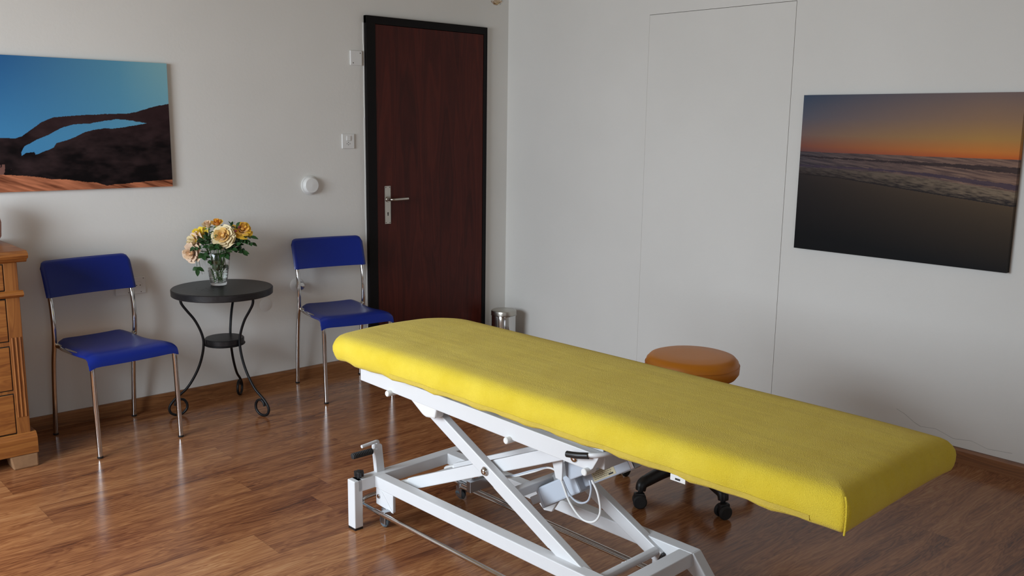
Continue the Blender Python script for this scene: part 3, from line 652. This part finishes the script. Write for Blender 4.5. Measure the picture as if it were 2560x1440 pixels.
# dew on the tabletop next to the jug
m = MB(); rnd = random.Random(8)
for i in range(26):
    x, y = -2.30 + rnd.random() * .12, -.33 + rnd.random() * .14; m.sphere((x, y, .6422), rnd.uniform(.0012, .0028), (1.6, 1, .35), 8)
o = m.build('water_drops', M_water); tag(o, 'scattered water drops on the black tabletop left of the jug', 'water drops'); o['kind'] = 'stuff'

# ---------------------------------------------------------------- pine dresser
dr = thing('pine_dresser', 'honey pine chest of drawers at the left edge, beside the blue chair', 'dresser', (-3.15, -.475, 0))
# local: x from -1.05 to 0 (right side), y 0 (front) .. .46 (back)
LX = -1.05
MB().prism([(.0, .885), (-.010, .893), (-.012, .899), (-.030, .903), (-.036, .914), (-.034, .924), (-.022, .931), (-.010, .934), (.455, .934), (.455, .885)], 'X', LX - .03, .036).build('top_board', M_pine, dr)
MB().prism([(0, 0), (0, 1)], 'X', 0, 0) if False else None
body = MB(); body.box(LX, 0, .012, .455, .10, .885, .002); body.box(-.052, 0, 0, .02, .15, .885, .002); body.box(LX, LX + .052, 0, .02, .15, .885, .002)
for z0_, z1_ in ((.880, .890), (.535, .553), (.330, .343)): body.box(LX + .05, -.05, .004, .02, z0_, z1_, .001)
body.build('body', M_pinev, dr)
fl = MB()
for sx in (-.041, -.026, -.011): 
    for k in (0,): fl.tube([(sx, .0005, .225), (sx, .0005, .57)], .0042, 10)
fl.build('fluting', M_pinev, dr)
MB().prism([(.0, .738), (-.008, .742), (-.016, .750), (-.014, .758), (-.006, .764), (.0, .768)], 'X', LX - .012, .014).build('moulding', M_pine, dr)
MB().prism([(-.002, .152), (-.014, .140), (-.020, .130), (-.020, .062), (.455, .062), (.455, .152)], 'X', LX - .02, .020).build('plinth', M_pine, dr)
for sx in (0, 1):
    x0_, x1_ = ((-.092, .018) if not sx else (LX - .018, LX + .092))
    MB().prism([(x0_ + (.012 if not sx else 0), 0), (x1_ - (0 if not sx else .012), 0), (x1_, .062), (x0_, .062)], 'Y', -.018, .075, .006).build('foot', M_pineworn, dr)
    MB().prism([(x0_ + (.012 if not sx else 0), 0), (x1_ - (0 if not sx else .012), 0), (x1_, .062), (x0_, .062)], 'Y', .36, .44, .006).build('foot', M_pineworn, dr)
for (za, zb) in ((.772, .878), (.557, .732), (.347, .531), (.158, .326)):
    g = MB(); g.box(LX + .052, -.051, .0030, .012, za - .003, zb + .003)
    g.build('drawer_gap', M_dark, dr)
    dw = MB(); dw.box(LX + .056, -.055, -.001, .012, za, zb, .003); dwo = dw.build('drawer', M_pine, dr)
    for kx in (-.80, -.25): MB().lathe([(1e-4, .0), (.008, 0), (.007, .010), (.016, .018), (.017, .026), (.010, .032), (1e-4, .033)], (kx, -.001, (za + zb) / 2), M=RX, n=20).build('knob', M_pine, dwo)
# reddish vase on the dresser, only its rim side reaches into view
tag(MB().lathe([(1e-4, 0), (.05, 0), (.068, .03), (.072, .09), (.060, .15), (.052, .175), (.055, .185), (.050, .185), (1e-4, .17)], (-3.196, -.165, .934), n=40).build('terracotta_vase', M_terra), 'dusty red vase standing on the pine dresser at the left edge', 'vase')

# ---------------------------------------------------------------- pedal bin
bn = thing('pedal_bin', 'small polished chrome pedal bin in the corner right of door', 'bin', (-.178, -.188, 0))
MB().lathe([(1e-4, .004), (.076, .004), (.080, .008), (.0815, .02), (.0815, .222), (.080, .226), (.078, .228), (1e-4, .2281)], n=56).build('body', M_chrome, bn)
MB().lathe([(1e-4, .2285), (.082, .2285), (.0845, .231), (.0845, .250), (.082, .257), (.074, .261), (1e-4, .262)], n=56).build('lid', M_steel, bn)
MB().lathe([(.075, 0), (.084, 0), (.085, .006), (.083, .015), (.078, .016)], n=48).build('base_ring', M_black, bn)
MB().box(-.02, .02, -.118, -.075, .010, .016, .003).build('pedal', M_black, bn)
MB().lathe([(.083, .2255), (.0868, .2265), (.0868, .2290), (.083, .2295)], n=48).build('rim', M_chrome, bn)

# ---------------------------------------------------------------- stool
st = thing('rolling_stool', 'low rolling stool with round orange seat behind the yellow couch', 'stool', (-1.213, -2.479, 0))
MB().lathe([(1e-4, .486), (.150, .486), (.174, .492), (.1865, .510), (.188, .532), (.182, .556), (.169, .570), (.152, .5755), (.08, .578), (1e-4, .578)], n=64).build('seat', M_orange, st, auto=0)
MB().tube([(.1872 * cos(a), .1872 * sin(a), .541) for a in [2 * pi * i / 60 for i in range(61)]], .0016, 6).build('seat_piping', M_orange, st)
g = MB(); g.cyl((0, 0, .25), (0, 0, .484), .0140, 20); g.build('gas_lift', M_chrome, st)
g = MB(); g.lathe([(.014, .468), (.09, .477), (.09, .486), (1e-4, .486)], n=30); g.build('seat_plate', M_black, st)
g = MB(); g.cyl((0, 0, .115), (0, 0, .33), .024, 24, .003); g.cyl((0, 0, .07), (0, 0, .135), .042, 28, .006); g.build('column', M_black, st)
for k in range(5):
    a = R(-108 + 72 * k + 18 - 18); a = R(-112 + 72 * k); d = Vector((cos(a), sin(a), 0)); q = Vector((-sin(a), cos(a), 0))
    m = MB(); pts = [d * .02 + Vector((0, 0, .108)), d * .13 + Vector((0, 0, .112)), d * .225 + Vector((0, 0, .100)), d * .262 + Vector((0, 0, .090)), d * .270 + Vector((0, 0, .066))]
    m.tube(pts, lambda t: .029 - .009 * t, 14, 5, flat=.9); arm = m.build('base_arm', M_black, st)
    cst = MB(); cst.cyl(d * .270 + Vector((0, 0, .045)), d * .270 + Vector((0, 0, .075)), .010, 12)
    cst.box(-.0125, .0125, -.027, .016, .020, .060, .006, Matrix.Translation(d * .285) @ Matrix.Rotation(a + k, 4, 'Z')); c_ = cst.build('caster_fork', M_black, arm)
    qa = a + k; qx = Vector((cos(qa), sin(qa), 0)); ww = MB()
    for sgn in (-1, 1): ww.cyl(d * .285 + qx * (.010 * sgn) + Vector((0, 0, .0275)) + Vector((-qx.y, qx.x, 0)) * -.008, d * .285 + qx * (.026 * sgn) + Vector((0, 0, .0275)) + Vector((-qx.y, qx.x, 0)) * -.008, .0275, 24, .005)
    ww.build('wheel', M_rubber, arm)

# ---------------------------------------------------------------- treatment couch
tc_ = thing('treatment_couch', 'white steel treatment couch with a fitted yellow terry cover', 'treatment table', (-2.15, -2.5, 0), .0312)
def P(name, mb, m=M_white, par=None, label=None, **k):
    o = mb.build(name, m, tc_ if par is None else par, **k)
    if label: o['label'] = label
    return o
# base frame
ZT = .190; H = .045; TW = .045
for sx in (-1, 1):
    P('base_rail', MB().box(sx * .197 - (TW if sx > 0 else 0), sx * .197 + (TW if sx < 0 else 0), -.578, .585, ZT - H, ZT, .003))
P('base_crossbar', MB().box(-.272, .272, .583, .628, ZT - H, ZT, .003))
P('base_crossbar', MB().box(-.152, .152, -.578, -.530, ZT - H, ZT - .0005, .003))
for sx in (-1, 1):
    fp = P('foot_post', MB().box(sx * .270 - .018, sx * .270 + .018, .583, .628, .008, ZT, .003))
    MB().box(sx * .270 - .017, sx * .270 + .017, .584, .627, 0, .008).build('foot_pad', M_black, fp)
    # angled gusset legs that carry the casters
    gs = P('gusset_leg', MB().prism([(.578, ZT - H), (.578, .084), (.474, .078), (.474, ZT - H)], 'X', sx * .197, sx * .185, .002))
    MB().prism([(.560, ZT - .045), (.540, ZT - .048), (.470, .0785), (.484, .0785)], 'X', sx * .1985, sx * .197, .0005).build('gusset_plate', M_white, gs)
    MB().cyl((sx * .1965, .560, .118), (sx * .202, .560, .118), .0085, 16, .002).build('bolt', M_chrome, gs)
    # foot-end legs splayed outward
    fl_ = P('splayed_leg', MB().prism([(-.560, ZT), (-.580, ZT - .001), (-.660, .095), (-.735, .0), (-.690, 0), (-.615, .095), (-.545, ZT - .05)], 'X', sx * .197, sx * .155, .003))
    MB().box(sx * .176 - .018, sx * .176 + .018, -.730, -.694, 0, .006).build('foot_pad', M_black, fl_)
    for y in (.530, -.46):
        cs = P('caster', MB().cyl((sx * .185, y, .056), (sx * .185, y, .080), .020, 20, .004), M_zinc)
        MB().lathe([(1e-4, -.009), (.018, -.009), (.023, -.004), (.023, .004), (.018, .009), (1e-4, .009)], (sx * .185, y + .012, .0235), 24, Matrix.Rotation(R(90), 3, 'Y') if sx < 0 else Matrix.Rotation(R(60), 3, 'Y')).build('wheel', M_greyrub, cs)
        MB().box(sx * .185 - .014, sx * .185 - .0105, y - .008, y + .022, .018, .060, .001).build('fork', M_zinc, cs)
        MB().box(sx * .185 + .0105, sx * .185 + .014, y - .008, y + .022, .018, .060, .001).build('fork', M_zinc, cs)
    P('caster_bracket', MB().prism([(-.41, ZT - H + .002), (-.41, .082), (-.50, .082), (-.50, ZT - H + .002)], 'X', sx * .193, sx * .178, .002))
# long foot-control bar looped around the base
zb_ = .072; lp = [(-.222, -.60, zb_), (-.222, 0, zb_), (-.222, .560, zb_), (-.214, .640, zb_), (-.17, .672, zb_), (0, .675, zb_), (.150, .672, zb_), (.175, .64, zb_), (.178, .56, zb_), (.172, 0, zb_), (.165, -.50, zb_)]
P('foot_switch_bar', MB().tube(lp, .0084, 14, 8), M_chrome)
P('foot_switch_bar', MB().tube([(.150, .50, zb_ + .004), (.148, -.48, zb_ + .004)], .005, 10), M_chrome)
for y in (.50, -.45): P('bar_bracket', MB().box(-.226, -.190, y - .012, y + .012, zb_ - .006, zb_ + .012, .002), M_zinc)
# inner motor rail seen beside the near base rail
P('cable_channel', MB().box(-.152, -.118, .235, .570, .143, .150, .001), M_zinc, label='grey metal channel')
P('cable_channel', MB().box(.05, .152, .330, .352, .130, .172, .001), M_zinc, label='grey metal channel')
# lever post at the head end
lv_ = P('lever_post', MB().prism([(-.170, .176), (-.134, .176), (-.146, .292), (-.152, .298), (-.176, .298), (-.181, .292)], 'Y', .606, .626, .002))
MB().tube([(-.160, .616, .290), (-.160, .614, .305), (-.168, .612, .309), (-.185, .610, .309), (-.238, .606, .307)], .0062, 10, 4).build('release_rod', M_white, lv_)
gp = MB(); gp.tube([(-.170, .608, .280), (-.195, .606, .279)], .006, 10); gp.build('grip_arm', M_white, lv_)
pr = []
for i in range(12): x = i * .0072; pr += [(.0095, x), (.0118, x + .0018), (.0118, x + .0040), (.0095, x + .0058)]
pr = [(1e-4, 0)] + pr + [(.011, .088), (1e-4, .090)]
MB().lathe(pr, (-.192, .606, .279), 20, Vector((-1, -.02, .02)).to_track_quat('Z', 'Y').to_matrix()).build('rubber_grip', M_rubber, lv_)
kn = MB()
prof = [((.0175 + .0025 * cos(6 * a)) * cos(a), (.0175 + .0025 * cos(6 * a)) * sin(a)) for a in [2 * pi * i / 48 for i in range(48)]]
kn.prism([(x - .252, y + .606) for x, y in prof], 'Z', .198, .216, .003); kn.cyl((-.252, .606, .188), (-.252, .606, .199), .009, 16)
P('star_knob', kn, M_black)
# scissor arms
def zA(y): return .230 + .480 * (y + .272)
def zB(y): return .204 - .437 * (y - .397)
UP = (0, .43, .9)
for sx in (-1, 1):
    a = P('scissor_arm', MB().beam((sx * .152, .345, zA(.345)), (sx * .152, -.465, zA(-.465)), .030, .046, (0, -.43, .9), .003))
    MB().beam((sx * .152, -.466, zA(-.466)), (sx * .152, -.472, zA(-.472)), .028, .044, (0, -.43, .9), .001).build('end_cap', M_black, a)
    b = P('scissor_arm', MB().beam((sx * .110, .475, zB(.475)), (sx * .110, -.42, zB(-.42)), .030, .044, (0, .43, .9), .003))
    MB().beam((sx * .110, .540, zB(.540)), (sx * .110, .470, zB(.470)), .028, .038, (0, .43, .9), .010).build('plastic_slider', M_plasticw, b)
    bl = MB(); bl.sphere((sx * .172, .013, .368), .013, (.75, 1, 1), 20); bl.cyl((sx * .164, .013, .368), (sx * .171, .013, .368), .015, 20)
    P('pivot_bolt', bl, M_chrome)
    bl = MB(); bl.sphere((sx * .215, -.412, .545), .014, (.6, 1, 1), 20); P('rail_bolt', bl, M_chrome)
P('cross_tube', MB().cyl((-.137, -.452, .158), (.137, -.452, .158), .0135, 28))
P('cross_tube', MB().cyl((-.137, .30, .483), (.137, .30, .483), .0135, 24))
P('cross_tube', MB().cyl((-.1, .49, .166), (.1, .49, .166), .010, 24))
P('cable_tie', MB().tube([(-.01, -.452, .172), (-.012, -.437, .163), (-.012, -.436, .150), (-.005, -.436, .138), (.004, -.43, .134), (.03, -.425, .130)], .0013, 6, 4), M_plasticw)
# torsion fin between the arms and motor
P('torsion_plate', MB().prism([(-.020, .232), (-.145, .392), (-.185, .380), (-.175, .325), (-.10, .205), (-.065, .200)], 'X', .030, .042, .002))
P('arm_strip', MB().beam((-.150, -.02, zA(-.02) - .030), (-.150, -.27, zA(-.27) - .030), .022, .005, (0, -.43, .9), .001))
P('arm_crossbar', MB().beam((-.137, -.09, .315), (.137, -.09, .315), .03, .03))
# linear actuator
d0 = Vector((0, -.118, .282)); d1 = Vector((0, -.250, .366)); d2 = Vector((0, -.445, .488)); dv = (d2 - d0).normalized(); upv = Vector((0, .5, .84))
ac = P('lift_motor', MB().beam((-.01, d0.y, d0.z), (-.01, d1.y - .02, d1.z + .013), .064, .066, upv, .006), M_greyplastic, label='grey electric lifting motor')
MB().beam((-.01, d0.y + .008, d0.z - .005), (-.01, d0.y - .003, d0.z + .002), .068, .070, upv, .003).build('motor_cap', M_greyplastic, ac)
MB().beam((.01, d1.y, d1.z), (.01, d2.y, d2.z), .042, .046, upv, .005).build('spindle_housing', M_greyplastic, ac)
MB().beam((0, d0.y + .07, d0.z - .044), (0, d0.y, d0.z), .030, .030, upv, .003).build('push_rod', M_zinc, ac)
nx_ = dv.cross(Vector((1, 0, 0))).normalized()
if nx_.z < 0: nx_ = -nx_
xa = Vector((1, 0, 0))
lc = Vector((.01 - .0212, 0, 0)) + d1.lerp(d2, .52)
Ml = Matrix((dv, nx_, -xa)).transposed().to_4x4(); Ml.translation = lc
MB().beam((.01, *(d2 - dv * .045)[1:]), (.01, *(d2 + dv * .012)[1:]), .036, .050, upv, .004).build('clevis', M_zinc, ac)
lb = MB().box(-.050, .050, -.017, .017, 0, .0006, M=Ml).build('rating_label', M_label, ac)
ink = MB(); rnd = random.Random(6)
for i in range(5):
    y = -.012 + i * .0052; x = -.044
    while x < .030:
        w_ = rnd.uniform(.003, .010); ink.box(x, x + w_, y, y + .0013, .0005, .0009, M=Ml); x += w_ + .002
ink.box(.020, .040, -.014, -.009, .0005, .001, M=Ml); lab(ink.build('label_print', M_ink, ac), 'rows of tiny dark print')
# control box below the upper frame
P('control_box', MB().prism([(-.235, .510), (-.255, .405), (-.275, .398), (-.345, .440), (-.36, .51)], 'X', -.075, -.02, .004), M_greyplastic, label='grey control box')
P('motor_bracket', MB().prism([(-.20, .51), (-.235, .40), (-.262, .398), (-.262, .51)], 'X', -.10, -.094, .001))
# cables
cb = [(-.097, .075, .316), (-.100, -.02, .338), (-.098, -.13, .388), (-.090, -.190, .418), (-.082, -.225, .412), (-.078, -.245, .380), (-.075, -.275, .325), (-.073, -.325, .287), (-.070, -.370, .292), (-.068, -.392, .330), (-.066, -.378, .385), (-.064, -.352, .418)]
P('cable', MB().tube(cb, .0036, 8, 8), M_plasticw, label='pale looped cable')
cb = [(-.100, .06, .322), (-.101, -.03, .345), (-.099, -.135, .395), (-.088, -.20, .420), (-.078, -.235, .400), (-.070, -.265, .350), (-.064, -.30, .330), (-.060, -.335, .345), (-.058, -.345, .385), (-.055, -.335, .410)]
P('cable', MB().tube(cb, .0032, 8, 8), M_greyplastic, label='grey looped cable')
# upper frame
RB = lambda y: .5345 + .0225 * (y - .08)
for sx in (-1, 1):
    xa_, xb_ = sorted((sx * .215, sx * .185))
    P('upper_rail', MB().prism([(.640, .548), (.640, .600), (-.505, .576), (-.498, .560), (-.482, .532), (-.47, .522)], 'X', xa_, xb_, .002))
    for y, z in ((.455, .541), (-.148, .529), (-.465, .521)):
        P('rail_peg', MB().cyl((sx * .19, y, z), (sx * .234, y, z), .0105, 20, .002), M_plasticw)
P('upper_crossbar', MB().box(-.186, .186, -.500, -.470, .525, .574, .003)); P('upper_crossbar', MB().box(-.186, .186, .600, .638, .549, .598, .003))
P('roller_housing', MB().prism([(.375, .548), (.290, .498), (.272, .494), (.225, .500), (.215, .540)], 'X', -.206, -.165, .006), M_plasticw, label='white plastic roller housing')
P('roller_housing', MB().prism([(.375, .548), (.290, .498), (.272, .494), (.225, .500), (.215, .540)], 'X', .165, .206, .006), M_plasticw, label='white plastic roller housing')
hb = P('tilt_handle', MB().tube([(-.226, -.470, .572), (-.215, -.500, .577), (-.180, -.520, .580), (-.11, -.525, .580)], .0072, 12, 5), M_white)
MB().tube([(-.238, -.405, .560), (-.236, -.440, .565), (-.228, -.476, .5715)], .0092, 16, 4).build('black_grip', M_black, hb)
# upholstered board under the cover
P('mattress_board', MB().box(-.165, .165, -1.10, .60, .590, .6225, .004), mat('grey_board', (.20, .21, .22), .5, var=.1))
P('board_rib', MB().box(-.180, .180, -.49, .60, .572, .592, .002), M_white)

# fitted cover: stack of rings, each an inset copy of the outline
A_ = Vector((-2.387, -3.754, 0)) - Vector((-2.15, -2.5, 0)); cph, sph = cos(.0312), sin(.0312)
ax0 = A_.x * cph + A_.y * sph; ay0 = -A_.x * sph + A_.y * cph
MW, ML, MZ, MT = .585, 2.010, .619, .092
def outline(inset, n=200):
    x0_, x1_, y0_, y1_ = ax0 + inset, ax0 + MW - inset, ay0 + inset, ay0 + ML - inset
    rr = [max(.006, r_ - inset * .8) for r_ in (.020, .030, .15, .065)]   # near foot, far foot, far head, near head
    cs = [(x0_, y0_, rr[0], 180), (x1_, y0_, rr[1], 270), (x1_, y1_, rr[2], 0), (x0_, y1_, rr[3], 90)]
    pts = []
    for (cx_, cy_, r_, a0) in cs:
        ccx = cx_ + (r_ if cx_ == x0_ else -r_); ccy = cy_ + (r_ if cy_ == y0_ else -r_)
        for k in range(13): a = R(a0 + 90 * k / 12); pts.append((ccx + r_ * cos(a), ccy + r_ * sin(a)))
        nxt = cs[(cs.index((cx_, cy_, r_, a0)) + 1) % 4]
        nx2 = nxt[0] + (nxt[2] if nxt[0] == x0_ else -nxt[2]); ny2 = nxt[1] + (nxt[2] if nxt[1] == y0_ else -nxt[2])
        e = (nx2 + nxt[2] * cos(R(nxt[3])), ny2 + nxt[2] * sin(R(nxt[3]))); s_ = pts[-1]; m_ = 60 if abs(e[1] - s_[1]) > .8 else 20
        for k in range(1, m_): pts.append((s_[0] + (e[0] - s_[0]) * k / m_, s_[1] + (e[1] - s_[1]) * k / m_))
    return pts
def zlift(x, y): # slight thinning toward the head end, a little sag in the middle
    return 0
rings = [(.060, .002), (.030, -.004), (.012, -.003), (.004, .003), (.0, .014), (-.002, .030), (-.002, .046), (.001, .060), (.007, .072), (.016, .082), (.030, .089), (.050, .0925), (.09, .0940), (.14, .0945), (.20, .095), (.283, .095)]
vs = []; fs = []; N_ = None; rnd = random.Random(3)
for (ins, z) in rings:
    o_ = outline(ins); N_ = len(o_)
    for k, (x, y) in enumerate(o_):
        h_ = max(0, (y - (ay0 + ML - .22)) / .22)          # head end is softer and rounder
        f_ = z / .095
        zz = z * (1 - .10 * h_ * h_) + .006 * h_ * h_
        q_ = (x - ax0) / MW
        yy = y + .050 * h_ * sin(pi * min(1, max(0, q_))) - h_ * h_ * .030 * max(0, f_ - .5) - .020 * h_ * h_ * max(0, .35 - f_) / .35
        fl_ = math.exp(-math.hypot(x - ax0 - MW, y - ay0) / .10)
        yy -= .016 * fl_; x += .006 * fl_; zz -= .012 * fl_ * f_
        wv = .0016 * sin(y * 31 + z * 40) + .0012 * sin(y * 57 + 2)
        if z < .07 and ins < .03: x += wv
        vs.append((x, yy, MZ + zz + (wv * 1.2 if z < .01 else 0)))
for i in range(len(rings) - 1):
    for k in range(N_): fs.append([i * N_ + k, i * N_ + (k + 1) % N_, (i + 1) * N_ + (k + 1) % N_, (i + 1) * N_ + k])
fs.append([(len(rings) - 1) * N_ + k for k in range(N_)])
cv = MB(); cv.add(vs, fs); cov = P('mattress_cover', cv, M_terry, label='yellow terry towelling fitted cover', auto=0)
# elastic hem and corner seam
o1 = outline(-.0028); hem = MB(); hv = []; hf = []; zs_ = (.006, .020)
for zz in zs_:
    for k, (x, y) in enumerate(o1):
        h_ = max(0, (y - (ay0 + ML - .22)) / .22); j = .0014 * (k % 2)
        hv.append((x + (.0036 if zz < .01 else .0006) * (1 if x < ax0 + .2 else 0) - j * .6 + .0016 * sin(y * 31 + zz * 40) + .0012 * sin(y * 57 + 2), y - .028 * h_ * h_ * .6 , MZ + zz))
for k in range(len(o1)):
    if o1[k][0] < ax0 + .05 and o1[(k + 1) % len(o1)][0] < ax0 + .05 and -1.15 < o1[k][1] < .40: hf.append([k, (k + 1) % len(o1), len(o1) + (k + 1) % len(o1), len(o1) + k])
hem.add(hv, hf); hem.build('elastic_hem', M_hem, cov)
sx_, sy_ = ax0 + .0035, ay0 + .0035
MB().tube([(sx_ + .006, sy_ + .006, MZ + .082), (sx_, sy_, MZ + .070), (sx_ - .003, sy_ - .003, MZ + .05), (sx_ - .003, sy_ - .003, MZ + .02), (sx_, sy_, MZ - .002)], .0026, 8, 4).build('corner_seam', M_terry, cov)
MB().box(ax0 + .004, ax0 + .006, -.83, -.785, MZ - .012, MZ + .004, .0004, ).build('care_tag', M_plasticw, cov)
tg = MB(); tg.box(ax0 + .0034, ax0 + .0042, -.815, -.800, MZ - .008, MZ - .003); tg.build('tag_print', M_ink, cov)

# ---------------------------------------------------------------- chandelier, only the lowest crystal hangs into view
cl = thing('crystal_chandelier', 'clear crystal ball hanging from the ceiling light at top edge', 'chandelier', (-2.103, -2.281, 2.5))
def gem(mb, c, r_):
    bm = bmesh.new(); bmesh.ops.create_icosphere(bm, subdivisions=2, radius=r_)
    bm.verts.index_update(); mb.add([v.co + Vector(c) for v in bm.verts], [[v.index for v in f.verts] for f in bm.faces], False); bm.free()
g = MB(); gem(g, (0, 0, -.618), .0225); gem(g, (0, 0, -.585), .008); g.build('crystal_drop', M_crystal, cl)
MB().cyl((0, 0, -.56), (0, 0, 0), .004, 12).build('rod', M_chrome, cl)
MB().lathe([(1e-4, 0), (.05, 0), (.05, -.01), (.02, -.03), (1e-4, -.03)], n=32).build('ceiling_rose', M_chrome, cl)
MB().lathe([(1e-4, -.30), (.03, -.31), (.035, -.33), (.02, -.36), (1e-4, -.37)], n=24).build('hub', M_chrome, cl)
for k in range(4):
    a = k * pi / 2 + .5; d = Vector((cos(a), sin(a), 0))
    am = MB().tube([d * .02 + Vector((0, 0, -.335)), d * .10 + Vector((0, 0, -.38)), d * .17 + Vector((0, 0, -.35)), d * .18 + Vector((0, 0, -.31))], .004, 8, 5).build('arm', M_chrome, cl)
    g = MB(); gem(g, d * .17 + Vector((0, 0, -.39)), .012); g.build('small_crystal', M_crystal, am)
    MB().lathe([(.006, -.30), (.03, -.295), (.034, -.25), (.030, -.25), (.027, -.29), (1e-4, -.292)], d * .18, 20).build('lamp_cup', M_glass, am)
MB().tube([(0, 0, -.577), (0, 0, -.560)], .0012, 6).build('hanger', M_chrome, cl)
